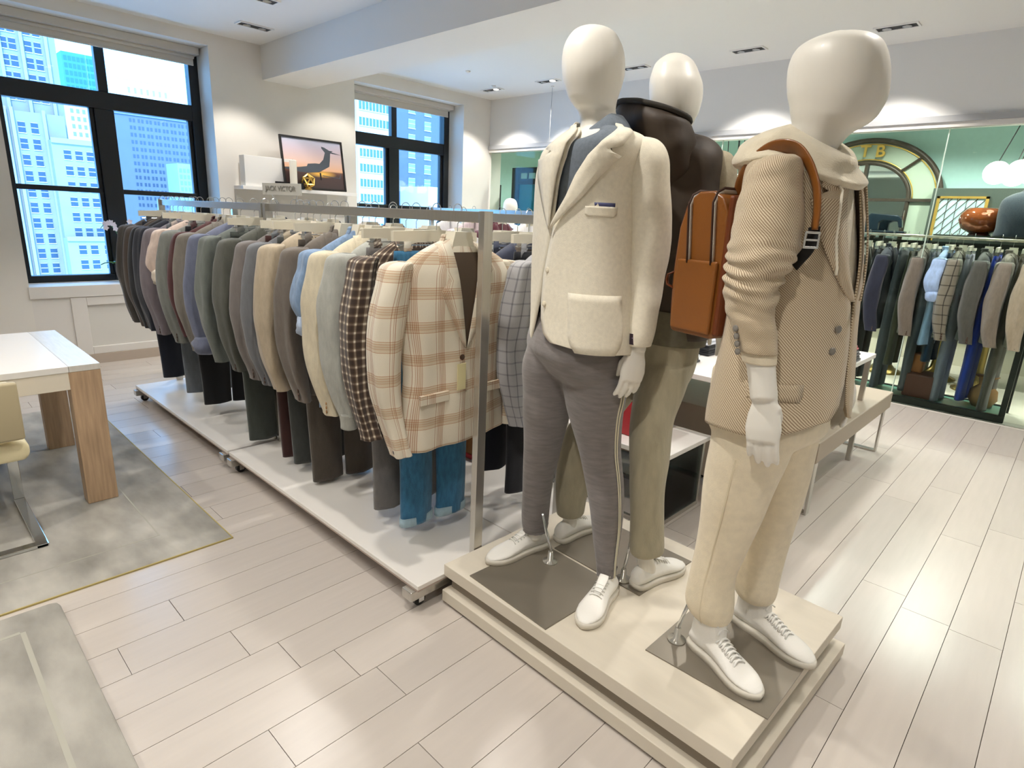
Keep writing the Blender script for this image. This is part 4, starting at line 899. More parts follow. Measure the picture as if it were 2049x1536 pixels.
# lapels: folded strips, with notch
for s, E_ in ((1, EL), (-1, ER)):
    lp = MB(); P = []
    for z in [1.79 - .0095 * i for i in range(34)]:
        if z < 1.475: break
        r = None
        for u_, v_ in zip(M1T, M1T[1:]):
            if u_[2] >= min(z, 1.784) >= v_[2]:
                k = (u_[2] - min(z, 1.784)) / (u_[2] - v_[2]); r = tuple(u_[q] + k * (v_[q] - u_[q]) for q in range(6)); break
        if r is None: r = M1T[0]
        r = (r[0], r[1], z, r[3], r[4], F1); kk = (1.79 - z) / .315; e_ = tab(E_, min(z, 1.784))
        wdt = 27 * (.75 + .6 * kk) if kk < .30 else 33 * max(0, (1 - (kk - .30) / .70)) ** .85 + .5
        if .27 < kk < .33: wdt *= .60
        if s < 0: wdt *= 1.15
        P.append([rpt(r, math.radians(e_ + s * wdt * q), .016 - .004 * q, 2.2) for q in (0, .33, .66, 1)])
    lp.grid(P); lp.build('lapel', CRB, blz, smooth=True, solid=.004, offs=1)
nk = MB(); nk.grid(rgrid([(-1.240, 1.672, 1.772, .086, .10, F1), (-1.240, 1.674, 1.800, .076, .088, F1), (-1.238, 1.676, 1.806, .072, .082, F1), (-1.242, 1.674, 1.782, .092, .104, F1)], 3, 30, math.radians(80), math.radians(318), 0, 2.1)); nk.build('collar', CRB, blz, smooth=True, solid=.003)
for s, A_ in ((1, M1LA),):
    sv = MB(); sv.grid(rgrid(A_, 4, 28, None, None, .003, 2.1, lambda p_, u, v: wr(p_, .006 * min(1, v * 2), (20, 20, 9), 9)), True, False); sl1 = sv.build('sleeve', CRB, blz, smooth=True, solid=.004)
RA = [(-2.49 - q[0], 3.40 - q[1], q[2], q[3], q[4], F1) for q in M1LA]
RA = [(-1.42 - .0, 1.745, 1.738, .036, .036, F1), (-1.425, 1.75, 1.70, .054, .054, F1), (-1.43, 1.76, 1.60, .055, .055, F1), (-1.425, 1.77, 1.45, .052, .052, F1), (-1.40, 1.77, 1.30, .046, .046, F1), (-1.37, 1.77, 1.13, .038, .038, F1)]
sv = MB(); sv.grid(rgrid(RA, 4, 24, None, None, 0, 2.1), True, False); sv.build('sleeve', CRB, blz, smooth=True, solid=.004)
# pockets, pocket square, buttons, pin, sleeve label
def patch(parent, name, mt, z0, z1, p0, p1, off, rings, n_=6, rnd=0):
    g_ = MB(); P = []
    for i in range(n_ + 1):
        z = z1 + (z0 - z1) * i / n_
        for u_, v_ in zip(rings, rings[1:]):
            if u_[2] >= z >= v_[2]:
                k = (u_[2] - z) / (u_[2] - v_[2]); r = tuple(u_[q] + k * (v_[q] - u_[q]) for q in range(6)); break
        sh_ = rnd * max(0, (i / n_ - .7) / .3) ** 2
        P.append([rpt((r[0], r[1], z, r[3], r[4], r[5]), math.radians(p0 + sh_ + (p1 - p0 - 2 * sh_) * j / 8), off, 2.2) for j in range(9)])
    g_.grid(P); return g_.build(name, mt, parent, smooth=True, solid=.0018, offs=1)
patch(blz, 'patch_pocket', CRB, 1.10, 1.285, 42, 98, .0095, M1T, 8, 8)
patch(blz, 'breast_pocket', CRB, 1.515, 1.545, 57, 90, .0085, M1T, 5, 3)
patch(blz, 'pocket_square', mat('indigo_silk', '4b4f7a', .5), 1.545, 1.556, 60, 88, .007, M1T, 2)
def disc(parent, name, mt, p_, n_dir, r, h):
    me_b = MB().lathe([(0, 0), (r * .95, 0), (r, h * .6), (r * .8, h), (0, h * .8)], (0, 0, 0), 14).mesh(name); me_b.transform(Matrix.Translation(p_) @ Vector(n_dir).to_track_quat('Z', 'Y').to_matrix().to_4x4()); return link(name, me_b, mt, parent)
for z, ph in ((1.345, 17), (1.235, 15)):
    p_ = Vector(rpt((-1.256, 1.658, z, .236, .150, F1), math.radians(ph), .008)); disc(blz, 'front_button', mat('ecru_button', 'd9cfb8', .3), p_, (p_.x + 1.256, p_.y - 1.658, 0), .009, .004)
p_ = Vector(rpt((-1.252, 1.66, 1.700, .218, .147, F1), math.radians(72), .022)); disc(blz, 'lapel_pin', mat('bronze_pin', '6b5540', .35, .5), p_, (p_.x + 1.252, p_.y - 1.66, .2), .009, .006)
e = M1LA[-1]; lb = Vector((e[0] + .012, e[1] - .034, e[2] + .022))
ax_ = Vector((.75, .62, -.12)).normalized(); ay_ = Vector((-.1, .05, 1)).normalized(); az_ = ax_.cross(ay_).normalized()
def plate(parent, name, mt, c, ax, ay, w_, h_, th=.002):
    ax = Vector(ax).normalized(); ay = Vector(ay).normalized(); n_ = ax.cross(ay).normalized(); g_ = MB(); vs = []
    for d in (0, th):
        for i, j in ((-1, -1), (1, -1), (1, 1), (-1, 1)): vs.append(c + ax * i * w_ / 2 + ay * j * h_ / 2 + n_ * d)
    g_.add(vs, [(0, 3, 2, 1), (4, 5, 6, 7), (0, 1, 5, 4), (1, 2, 6, 5), (2, 3, 7, 6), (3, 0, 4, 7)]); return g_.build(name, mt, parent)
PURP = mat('aubergine_label', '2a1826', .6)
lo_ = plate(blz, 'sleeve_label', PURP, lb, ax_, ay_, .042, .034); lo_['label'] = 'dark aubergine brand label stitched to the cuff'
for r_, (w_, h_) in enumerate(((.028, .0022), (.018, .0014))):
    plate(lo_, 'woven_line', mat('label_thread', 'a58fa8', .6), lb + ay_ * (.004 - .008 * r_) + az_ * .0022, ax_, ay_, w_, h_, .0004)
shoe(m1, *FR1); shoe(m1, *FL1)
quad([(-1.475, 1.385), (-1.07, 1.362), (-1.05, 1.755), (-1.455, 1.775)], ZPL, ZPL + .004, 'base_plate', STEELP, m1)
rod(m1, -1.328, 1.690, .40, lean=(-.06, -.01))

# ---- mannequin 2: seen from behind, brown hooded gilet
F2 = 78
M2H = [(-1.144, 1.938, 2.048, .008, .010, F2), (-1.143, 1.938, 2.042, .026, .033, F2), (-1.142, 1.939, 2.031, 0.044, 0.054, F2), (-1.142, 1.938, 2.013, 0.059, 0.073, F2), (-1.14, 1.94, 1.99, 0.068, 0.085, F2), (-1.136, 1.942, 1.96, 0.077, 0.096, F2), (-1.133, 1.944, 1.929, 0.078, 0.098, F2), (-1.131, 1.945, 1.899, 0.075, 0.094, F2), (-1.129, 1.946, 1.868, 0.068, 0.085, F2), (-1.127, 1.947, 1.844, 0.056, 0.07, F2), (-1.128, 1.959, 1.814, 0.046, 0.057, F2), (-1.124, 1.961, 1.73, 0.05, 0.062, F2)]
M2T = [(-1.128, 1.97, 1.80, 0.06, 0.05, F2), (-1.126, 1.971, 1.785, 0.11, 0.075, F2), (-1.13, 1.967, 1.758, 0.15, 0.098, F2), (-1.133, 1.967, 1.725, 0.171, 0.110, F2), (-1.127, 1.971, 1.66, 0.176, 0.113, F2), (-1.118, 1.975, 1.553, 0.172, 0.112, F2), (-1.109, 1.981, 1.416, 0.165, 0.106, F2), (-1.105, 1.983, 1.309, 0.162, 0.103, F2), (-1.102, 1.984, 1.2, 0.162, 0.103, F2), (-1.101, 1.985, 1.116, 0.163, 0.103, F2)]
M2RA = [(-0.985, 2.012, 1.748, 0.012, 0.012, F2), (-0.982, 2.013, 1.738, 0.032, 0.034, F2), (-0.975, 2.014, 1.712, 0.046, 0.048, F2), (-0.968, 2.009, 1.655, 0.050, 0.054, F2), (-0.958, 2.007, 1.558, 0.048, 0.052, F2), (-0.955, 2.02, 1.43, 0.044, 0.047, F2), (-0.955, 2.06, 1.32, 0.042, 0.042, F2), (-.955, 2.11, 1.22, .036, .036, F2)]
M2LA = [(-1.256, 1.927, 1.752, 0.019, 0.021, F2), (-1.252, 1.929, 1.732, 0.042, 0.046, F2), (-1.25, 1.93, 1.685, 0.052, 0.057, F2), (-1.228, 1.921, 1.548, 0.053, 0.058, F2), (-1.189, 1.91, 1.411, 0.053, 0.058, F2), (-1.135, 1.908, 1.292, 0.051, 0.057, F2), (-1.098, 1.905, 1.207, 0.045, 0.049, F2), (-1.086, 1.905, 1.145, 0.040, 0.043, F2), (-1.082, 1.91, 1.105, 0.037, 0.039, F2)]
M2HP = [(-1.107, 1.982, 1.162, 0.155, 0.10, F2), (-1.107, 1.978, 1.049, 0.150, 0.108, F2), (-1.115, 1.965, 0.96, 0.15, 0.11, F2), (-1.13, 1.955, 0.90, 0.12, 0.09, F2), (-1.15, 1.95, 0.85, 0.04, 0.04, F2)]
M2RL = [(-1.035, 1.945, 1.02, 0.080, 0.09, F2), (-1.048, 1.915, 0.926, 0.084, 0.095, F2), (-1.046, 1.878, 0.829, 0.077, 0.087, F2), (-1.036, 1.861, 0.739, 0.071, 0.082, F2), (-1.02, 1.847, 0.649, 0.065, 0.074, F2), (-1.007, 1.831, 0.538, 0.061, 0.07, F2), (-0.995, 1.827, 0.421, 0.059, 0.067, F2), (-0.982, 1.822, 0.341, 0.058, 0.067, F2), (-0.979, 1.824, 0.315, 0.056, 0.065, F2)]
M2LL = [(-1.19, 1.969, 0.992, 0.08, 0.09, F2), (-1.267, 1.944, 0.841, 0.078, 0.09, F2), (-1.337, 1.908, 0.703, 0.08, 0.092, F2), (-1.366, 1.9, 0.631, 0.073, 0.084, F2), (-1.387, 1.897, 0.525, 0.071, 0.081, F2), (-1.402, 1.899, 0.393, 0.063, 0.072, F2), (-1.4, 1.9, 0.282, 0.055, 0.063, F2)]
FR2 = ((-0.995, 1.785), (-0.945, 2.068)); FL2 = ((-1.405, 1.825), (-1.39, 2.11))
m2 = mannequin('rear mannequin seen from behind in a brown hooded gilet and light olive trousers', (-1.12, 1.96))
b = MB(); loft(b, M2H, 3, 30, 0, 2.05); loft(b, shrink(M2T, .85), 1, 24)
arm(b, [(-1.25, 1.93, 1.70), (-1.23, 1.921, 1.55), (-1.185, 1.91, 1.41), (-1.11, 1.905, 1.24), (-1.086, 1.912, 1.09)], .04, .026)
hand(b, (-1.088, 1.914, 1.082), (-.16, -.06, -1), (-.9, .25, 0), (-.35, -.9, .1), .185, (.25, .35, .3))
arm(b, [(-.98, 2.01, 1.70), (-.96, 2.007, 1.55), (-.955, 2.02, 1.42), (-.955, 2.10, 1.24), (-.96, 2.16, 1.16)], .04, .026)
hand(b, (-.96, 2.165, 1.155), (0, .6, -.8), (-.9, 0, 0), (-.1, -.5, -.5), .18)
legs_body(b, M2LL, M2RL, M2HP, FL2, FR2)
voxel(b, 'body', MANN, m2, 0.0045, 3)
OLIVE = mat('light_olive_wool', 'aca48c', 0.92, noise_amt=0.1, noise_scale=40, bump=0.3, bump_scale=350, sheen=0.2, stretch=(1, 1, .3))
pants('trousers', M2HP, (M2RL, M2LL), OLIVE, m2, 11, .008)
BRN = mat('brown_nylon', '3b2f24', 0.62, noise_amt=0.12, noise_scale=14, bump=1.0, bump_scale=14)
ve = MB(); ve.grid(rgrid(M2T, 4, 44, None, None, .012, 2.2, lambda p_, u, v: wr(p_, .010, (14, 14, 12), 4)), True, False); gil = ve.build('gilet', BRN, m2, smooth=True, solid=.006)
hd = MB(); HR = [(-1.215, 1.868, 1.852, .085, .045, F2 - 12), (-1.20, 1.872, 1.862, .115, .075, F2 - 12), (-1.175, 1.875, 1.845, .150, .098, F2 - 12), (-1.165, 1.874, 1.815, .163, .108, F2 - 12), (-1.155, 1.872, 1.775, .160, .104, F2 - 12), (-1.138, 1.872, 1.73, .140, .088, F2 - 12), (-1.12, 1.885, 1.68, .115, .07, F2 - 12), (-1.11, 1.90, 1.63, .085, .05, F2 - 12)]
def tilt(p_, u, v):
    s_ = (p_[0] + 1.15) * .72 + (p_[1] - 1.87) * .69      # screen-right side hangs lower
    q = wr((p_[0], p_[1], p_[2] - .30 * s_ * (1 - v) - .08 * s_), .014, (12, 12, 14), 8); return q
hd.grid(rgrid(HR, 4, 48, None, None, 0, 2.1, tilt), True, True)
hood = hd.build('hood', BRN, gil, smooth=True)
rim = [Vector(tilt(rpt(HR[2], 2 * PI * i / 40, .004), 0, .2)) + Vector((0, 0, .008)) for i in range(41)]
MB().tube(rim, .0085, 8).build('hood_rim', mat('dark_rib', '2a251f', .8), hood, smooth=True)
TAUP = mat('taupe_jersey', 'a89d86', 0.9, noise_amt=.1, noise_scale=50, bump=.3, bump_scale=350)
OLJ = mat('olive_grey_jersey', '6f6a59', 0.9, noise_amt=.1, noise_scale=50, bump=.3, bump_scale=350)
sv = MB(); sv.grid(rgrid(M2RA, 4, 24, None, None, .004, 2.1, lambda p_, u, v: wr(p_, .006, (20, 20, 14), 3)), True, False); sv.build('sleeve', TAUP, m2, smooth=True, solid=.004)
sv = MB(); sv.grid(rgrid(M2LA, 4, 24, None, None, .004, 2.1, lambda p_, u, v: wr(p_, .008, (20, 20, 14), 4)), True, False); sv.build('sleeve', OLJ, m2, smooth=True, solid=.004)
sv = MB(); sv.grid(rgrid([(-1.104, 1.984, 1.21, .175, .118, F2), (-1.104, 1.984, 1.15, .178, .12, F2), (-1.104, 1.984, 1.09, .172, .116, F2)], 4, 30, None, None, 0, 2.2), True, False); sv.build('jumper_hem', OLJ, m2, smooth=True, solid=.004)
shoe(m2, *FR2); shoe(m2, *FL2)
quad([(-1.385, 1.785), (-0.955, 1.765), (-0.935, 2.13), (-1.365, 2.15)], ZPL, ZPL + .004, 'base_plate', STEELP, m2)
rod(m2, -1.055, 1.806, .40, lean=(.02, .005))

# ---- mannequin 3: tweed blazer over hoodie, hi-top trainers
F3 = -14
M3H = [(-0.579, 1.736, 1.980, 0.010, 0.013, F3), (-0.579, 1.736, 1.975, 0.024, 0.032, F3), (-0.576, 1.737, 1.967, 0.048, 0.065, F3), (-0.576, 1.737, 1.955, 0.068, 0.092, F3), (-0.575, 1.737, 1.938, 0.08, 0.108, F3), (-0.572, 1.738, 1.91, 0.088, 0.119, F3), (-0.567, 1.74, 1.876, 0.091, 0.123, F3), (-0.562, 1.742, 1.841, 0.09, 0.122, F3), (-0.558, 1.743, 1.818, 0.087, 0.117, F3), (-0.559, 1.743, 1.798, 0.082, 0.111, F3), (-0.56, 1.742, 1.779, 0.076, 0.103, F3), (-0.567, 1.741, 1.763, 0.068, 0.092, F3), (-0.580, 1.737, 1.746, 0.058, 0.076, F3), (-0.588, 1.734, 1.724, 0.051, 0.066, F3), (-0.594, 1.732, 1.7, 0.046, 0.060, F3), (-0.596, 1.732, 1.66, 0.048, 0.062, F3)]
M3T = [(-0.61, 1.738, 1.70, 0.085, 0.065, F3), (-0.615, 1.736, 1.688, 0.125, 0.090, F3), (-0.613, 1.734, 1.668, 0.152, 0.106, F3), (-0.610, 1.736, 1.64, 0.166, 0.114, F3), (-0.603, 1.739, 1.582, 0.176, 0.120, F3), (-0.595, 1.742, 1.517, 0.184, 0.126, F3), (-0.588, 1.745, 1.452, 0.192, 0.131, F3), (-0.582, 1.747, 1.385, 0.197, 0.134, F3), (-0.578, 1.748, 1.317, 0.198, 0.136, F3), (-0.576, 1.749, 1.247, 0.202, 0.139, F3), (-0.575, 1.749, 1.176, 0.210, 0.144, F3), (-0.575, 1.75, 1.103, 0.220, 0.150, F3), (-0.573, 1.75, 1.028, 0.228, 0.155, F3), (-0.571, 1.752, 0.972, 0.231, 0.157, F3)]
M3RA = [(-0.593, 1.553, 1.676, 0.020, 0.020, F3), (-0.599, 1.550, 1.668, 0.040, 0.040, F3), (-0.603, 1.547, 1.650, 0.052, 0.052, F3), (-0.606, 1.545, 1.618, 0.062, 0.062, F3), (-0.603, 1.536, 1.571, 0.070, 0.071, F3), (-0.599, 1.527, 1.512, 0.076, 0.078, F3), (-0.596, 1.517, 1.464, 0.076, 0.078, F3), (-0.596, 1.508, 1.428, 0.074, 0.075, F3), (-0.600, 1.505, 1.391, 0.067, 0.068, F3), (-0.601, 1.494, 1.355, 0.060, 0.06, F3), (-0.596, 1.496, 1.305, 0.054, 0.054, F3), (-0.578, 1.492, 1.264, 0.049, 0.049, F3), (-0.561, 1.498, 1.204, 0.044, 0.044, F3)]
M3HP = [(-0.600, 1.740, 1.12, 0.19, 0.135, F3), (-0.600, 1.738, 1.023, 0.186, 0.142, F3), (-0.596, 1.740, 0.948, 0.186, 0.142, F3), (-0.594, 1.742, .91, .15, .11, F3), (-0.594, 1.745, .88, .09, .07, F3)]
M3RL = [(-0.606, 1.662, 0.962, 0.108, 0.112, F3), (-0.606, 1.660, 0.886, 0.107, 0.110, F3), (-0.615, 1.662, 0.803, 0.102, 0.104, F3), (-0.622, 1.657, 0.72, 0.093, 0.095, F3), (-0.634, 1.663, 0.63, 0.083, 0.083, F3), (-0.646, 1.669, 0.537, 0.076, 0.076, F3), (-0.655, 1.666, 0.463, 0.07, 0.07, F3), (-0.656, 1.665, 0.409, 0.071, 0.071, F3), (-0.655, 1.666, 0.354, 0.074, 0.074, F3), (-0.650, 1.668, 0.315, 0.068, 0.068, F3), (-0.644, 1.67, 0.295, 0.056, 0.056, F3)]
M3LL = [(-0.563, 1.835, 0.934, 0.088, 0.088, F3), (-0.568, 1.844, 0.849, 0.089, 0.089, F3), (-0.574, 1.853, 0.76, 0.09, 0.09, F3), (-0.577, 1.863, 0.67, 0.086, 0.086, F3), (-0.586, 1.87, 0.574, 0.082, 0.082, F3), (-0.596, 1.878, 0.475, 0.077, 0.077, F3), (-0.599, 1.887, 0.395, 0.075, 0.075, F3), (-0.594, 1.889, 0.325, 0.070, 0.070, F3), (-0.587, 1.891, 0.29, 0.056, 0.056, F3)]
FR3 = ((-0.700, 1.686), (-0.430, 1.585)); FL3 = ((-0.655, 1.915), (-0.362, 1.843))
m3 = mannequin('right mannequin in a tan tweed blazer over a cream hoodie, backpack on its back', (-0.59, 1.74))
b = MB(); loft(b, M3H, 3, 34, 0, 2.08); loft(b, shrink(M3T[:9], .85), 1, 24)
arm(b, [(-.60, 1.56, 1.63), (-.598, 1.53, 1.50), (-.60, 1.50, 1.37), (-.575, 1.497, 1.25), (-.548, 1.498, 1.165), (-.528, 1.495, 1.09)], .042, .033)
hand(b, (-0.524, 1.494, 1.085), (.09, 0, -1), (.95, .18, 0), (-.18, .95, 0), .205, (.10, .28, .32), 2)
arm(b, [(-.56, 1.92, 1.63), (-.55, 1.95, 1.50), (-.54, 1.96, 1.37), (-.51, 1.96, 1.24), (-.48, 1.95, 1.10)], .042, .03)
hand(b, (-.478, 1.95, 1.095), (.09, 0, -1), (.95, -.18, 0), (-.18, -.95, 0), .19)
legs_body(b, M3LL, M3RL, M3HP, FL3, FR3)
voxel(b, 'body', MANN, m3, 0.0045, 3)
wj = [(-.543 + .028 * math.cos(a), 1.4965 + .031 * math.sin(a), 1.098 + .004 * math.cos(a)) for a in [2 * PI * i / 24 for i in range(25)]]
CRP = mat('cream_flannel', 'ecdfc4', 0.92, noise_amt=0.05, noise_scale=40, bump=0.25, bump_scale=350, sheen=0.2)
def m3w(p_, ph, v): return p_
tp = pants('trousers', M3HP, (M3RL, M3LL), CRP, m3, 21, .008)
for lg, ph in ((M3RL, -72),):
    P = [[rpt(r, math.radians(ph + d), .0035 if i > 6 else .003, 2.1) for d in (-1.2, 1.2)] for i, r in enumerate(interp(lg, 4))][4:38]
    g_ = MB(); g_.grid(P); g_.build('side_seam', mat('seam_cream', 'dccfb2', .9), tp, smooth=True)
# tweed blazer
TW = mat('tan_twill', 'ffffff', 0.92, 0, 0, 0, 0.4, 300, sheen=.2)
N = TW.node_tree.nodes; Lk = TW.node_tree.links
tc = N.new('ShaderNodeTexCoord'); mp = N.new('ShaderNodeMapping'); mp.inputs['Rotation'].default_value = (0, 0, math.radians(42)); Lk.new(tc.outputs['UV'], mp.inputs[0])
wv = N.new('ShaderNodeTexWave'); wv.inputs['Scale'].default_value = 62; wv.inputs['Distortion'].default_value = .6; wv.inputs['Detail'].default_value = 1; Lk.new(mp.outputs[0], wv.inputs[0])
rp = N.new('ShaderNodeValToRGB'); rp.color_ramp.elements[0].color = srgb('9c8468'); rp.color_ramp.elements[0].position = .25; rp.color_ramp.elements[1].color = srgb('dfd0b4'); rp.color_ramp.elements[1].position = .6; Lk.new(wv.outputs[0], rp.inputs[0]); Lk.new(rp.outputs[0], N['Principled BSDF'].inputs['Base Color'])
E3 = [(1.70, 100), (1.688, 60), (1.668, 20), (1.64, 0), (1.582, -6), (1.517, -8), (1.452, -6), (1.385, -2), (1.317, 6), (1.247, 10), (1.176, 10), (1.103, 9), (1.028, 4), (.972, -6)]
E3L = [(1.70, 120), (1.688, 100), (1.668, 60), (1.64, 36), (1.582, 28), (1.517, 24), (1.452, 20), (1.385, 16), (1.317, 12), (1.247, 12), (1.176, 12), (1.103, 13), (1.028, 16), (.972, 22)]
R = interp(M3T, 4); P = []
for i, r in enumerate(R):
    z = min(max(r[2], .972), 1.70); a0 = math.radians(tab(E3L, z)); a1 = math.radians(360 + tab(E3, z)); v = i / (len(R) - 1); row = []
    kk = max(0, (v - .75) / .25)
    for k in range(61):
        ph = a0 + (a1 - a0) * k / 60; p_ = rpt(r, ph, .006, 2.15)
        dz_ = kk * kk * (-.02 * max(0, -math.cos(ph)) + .045 * max(0, math.cos(ph)) ** 4)
        row.append(wr((p_[0], p_[1], p_[2] + dz_), .004, (10, 10, 5), 14))
    P.append(row)
g_ = MB(); g_.grid(P); tb3 = g_.build('blazer', TW, m3, smooth=True, solid=.005, offs=-1)
for s, E_ in ((-1, E3), (1, E3L)):
    lp = MB(); P = []
    for z in [1.665 - .0095 * i for i in range(36)]:
        if z < 1.325: break
        for u_, v_ in zip(M3T, M3T[1:]):
            if u_[2] >= z >= v_[2]:
                k = (u_[2] - z) / (u_[2] - v_[2]); r = tuple(u_[q] + k * (v_[q] - u_[q]) for q in range(6)); break
        r = (r[0], r[1], z, r[3], r[4], F3); kk = (1.665 - z) / .34; e_ = tab(E_, z)
        if s > 0 and kk > .5: wdt = 0
        wdt = (30 if s < 0 else 14) * (.8 + .5 * kk) if kk < .22 else (34 if s < 0 else 16) * max(0, (1 - (kk - .22) / .78)) ** .8 + .5
        if .19 < kk < .25: wdt *= .7
        P.append([rpt(r, math.radians(e_ + s * wdt * q), .017 - .005 * q, 2.15) for q in (0, .33, .66, 1)])
    lp.grid(P); lp.build('lapel', TW, tb3, smooth=True, solid=.004, offs=1)
def gath(p_, u, v):
    """pushed-up sleeve: folds around the elbow"""
    z = p_[2]; k = max(0, 1 - abs((z - 1.385) / .11)) ; f_ = math.sin((z + .012 * math.sin(u * 2 + z * 30)) * 2 * PI / .034)
    cx, cy = -.599, 1.502; dx, dy = p_[0] - cx, p_[1] - cy
    q = 1 + k * .085 * f_
    return wr((cx + dx * q, cy + dy * q, z), .004 + .004 * k, (22, 22, 30), 6)
sv = MB(); sv.grid(rgrid(M3RA, 9, 36, None, None, .003, 2.1, gath), True, False); s3 = sv.build('sleeve', TW, tb3, smooth=True, solid=.004)
LA3 = [(-.565, 1.905, 1.668, .036, .036, F3), (-.56, 1.915, 1.64, .056, .056, F3), (-.55, 1.94, 1.54, .058, .058, F3), (-.545, 1.955, 1.42, .058, .058, F3), (-.53, 1.96, 1.32, .052, .052, F3), (-.50, 1.955, 1.20, .044, .044, F3)]
sv = MB(); sv.grid(rgrid(LA3, 4, 24, None, None, 0, 2.1), True, False); sv.build('sleeve', TW, tb3, smooth=True, solid=.004)
for k in range(4):
    c_ = Vector((-.618 + .004 * k, 1.455 + .001 * k, 1.262 - .019 * k)); disc(s3, 'cuff_button', mat('grey_horn', '7b766e', .35), c_ + Vector((.012, -.006, 0)), (-.35, -1, 0), .0085, .004)
cf = MB(); loft(cf, [(-.561, 1.498, 1.214, .041, .041, F3), (-.559, 1.499, 1.196, .043, .043, F3), (-.555, 1.499, 1.178, .041, .041, F3)], 3, 26, 0, 2, None, False); cf.build('hoodie_cuff', CRP, m3, smooth=True, solid=.003)
for z, ph in ((1.262, -2), (1.205, -4), (1.31, 0)):
    if z > 1.3: continue
    p_ = Vector(rpt((-.576, 1.749, z, .203, .140, F3), math.radians(ph - 6), .009)); disc(tb3, 'front_button', mat('grey_horn', '7b766e', .35), p_, (p_.x + .576, p_.y - 1.749, 0), .0105, .005)
patch(tb3, 'pocket_flap', TW, 1.075, 1.12, -82, -30, .008, M3T, 3, 2)
patch(tb3, 'breast_welt', TW, 1.40, 1.42, 30, 60, .008, M3T, 2)
# back vent flap
vf = MB().prism([(0, 0), (.012, 0), (.03, -.24), (.01, -.245)], 1, 0, .004)
# hoodie: body front, hood lying round the neck, drawstrings
HOOD = mat('cream_fleece', 'e4d9c0', 0.95, noise_amt=.05, noise_scale=30, bump=.4, bump_scale=250, sheen=.4)
hb = MB(); loft(hb, [(x, y, z, a * .95, b_ * .95, w_) for x, y, z, a, b_, w_ in M3T[:10]], 3, 40, -.004, 2.15); hoodie = hb.build('hoodie', HOOD, m3, smooth=True)
hh = MB(); HRn = [(-.612, 1.735, 1.748, .060, .076, F3), (-.614, 1.735, 1.762, .072, .092, F3), (-.618, 1.735, 1.752, .096, .118, F3), (-.622, 1.736, 1.728, .122, .140, F3), (-.620, 1.737, 1.702, .142, .152, F3), (-.610, 1.737, 1.678, .150, .154, F3), (-.602, 1.737, 1.665, .138, .142, F3)]
def droop(p_, u, v):
    f_ = math.cos(u); z = p_[2] - .060 * max(0, f_) - .012 * max(0, -f_); x_, y_ = p_[0], p_[1]
    if f_ < 0: x_ -= .03 * -f_ * min(1, v * 2); y_ += .0
    fold = .006 * math.sin(v * 17 + u * 2) * min(1, v * 3)
    return wr((x_ + fold * math.cos(u), y_ - fold * math.sin(u), z), .006, (16, 16, 20), 31)
hh.grid(rgrid(HRn, 5, 56, None, None, 0, 2.0, droop), True, False); hn = hh.build('hood', HOOD, hoodie, smooth=True, solid=.007, offs=-1)
hk = MB(); hk.grid(rgrid([(-.685, 1.752, 1.735, .05, .02, F3), (-.70, 1.756, 1.72, .085, .038, F3), (-.715, 1.760, 1.685, .10, .048, F3), (-.725, 1.762, 1.64, .09, .044, F3), (-.72, 1.762, 1.60, .05, .03, F3)], 4, 28, None, None, 0, 2.1, lambda p_, u, v: wr(p_, .006, (16, 16, 18), 2)), True, True); hk.build('hood_back', HOOD, hoodie, smooth=True)
MB().tube([(-.500, 1.66, 1.625), (-.478, 1.645, 1.60), (-.470, 1.628, 1.55), (-.463, 1.615, 1.484), (-.449, 1.612, 1.42), (-.448, 1.612, 1.402)], [.0032, .0032, .0032, .0032, .0034, .0045], 8).build('drawstring', mat('ecru_cord', 'eee6d2', .7), hoodie, smooth=True)
shoe(m3, *FR3, high=True, W=.05); shoe(m3, *FL3, high=True, W=.05)
quad([(-.782, 1.527), (-.388, 1.535), (-.385, 1.915), (-.779, 1.905)], ZPL, ZPL + .004, 'base_plate', STEELP, m3)
rod(m3, -0.735, 1.645, .36, lean=(.03, .01))

# ------------------------------------------------------------------ tan leather backpack
TANL = mat('tan_leather', '86501c', 0.32, noise_amt=0.1, noise_scale=6, bump=0.12, bump_scale=260, coat=.15)
TAND = mat('tan_leather_dark', '6b3312', 0.4, noise_amt=0.08, noise_scale=8)
ZIPM = mat('zip_metal', 'c9c6be', 0.3, .8, bump=.5, bump_scale=700)
bp = thing('backpack', (-.772, 1.745, 1.195), 'tan leather backpack with silver zips worn by the right mannequin', 'backpack', rz=math.radians(F3))
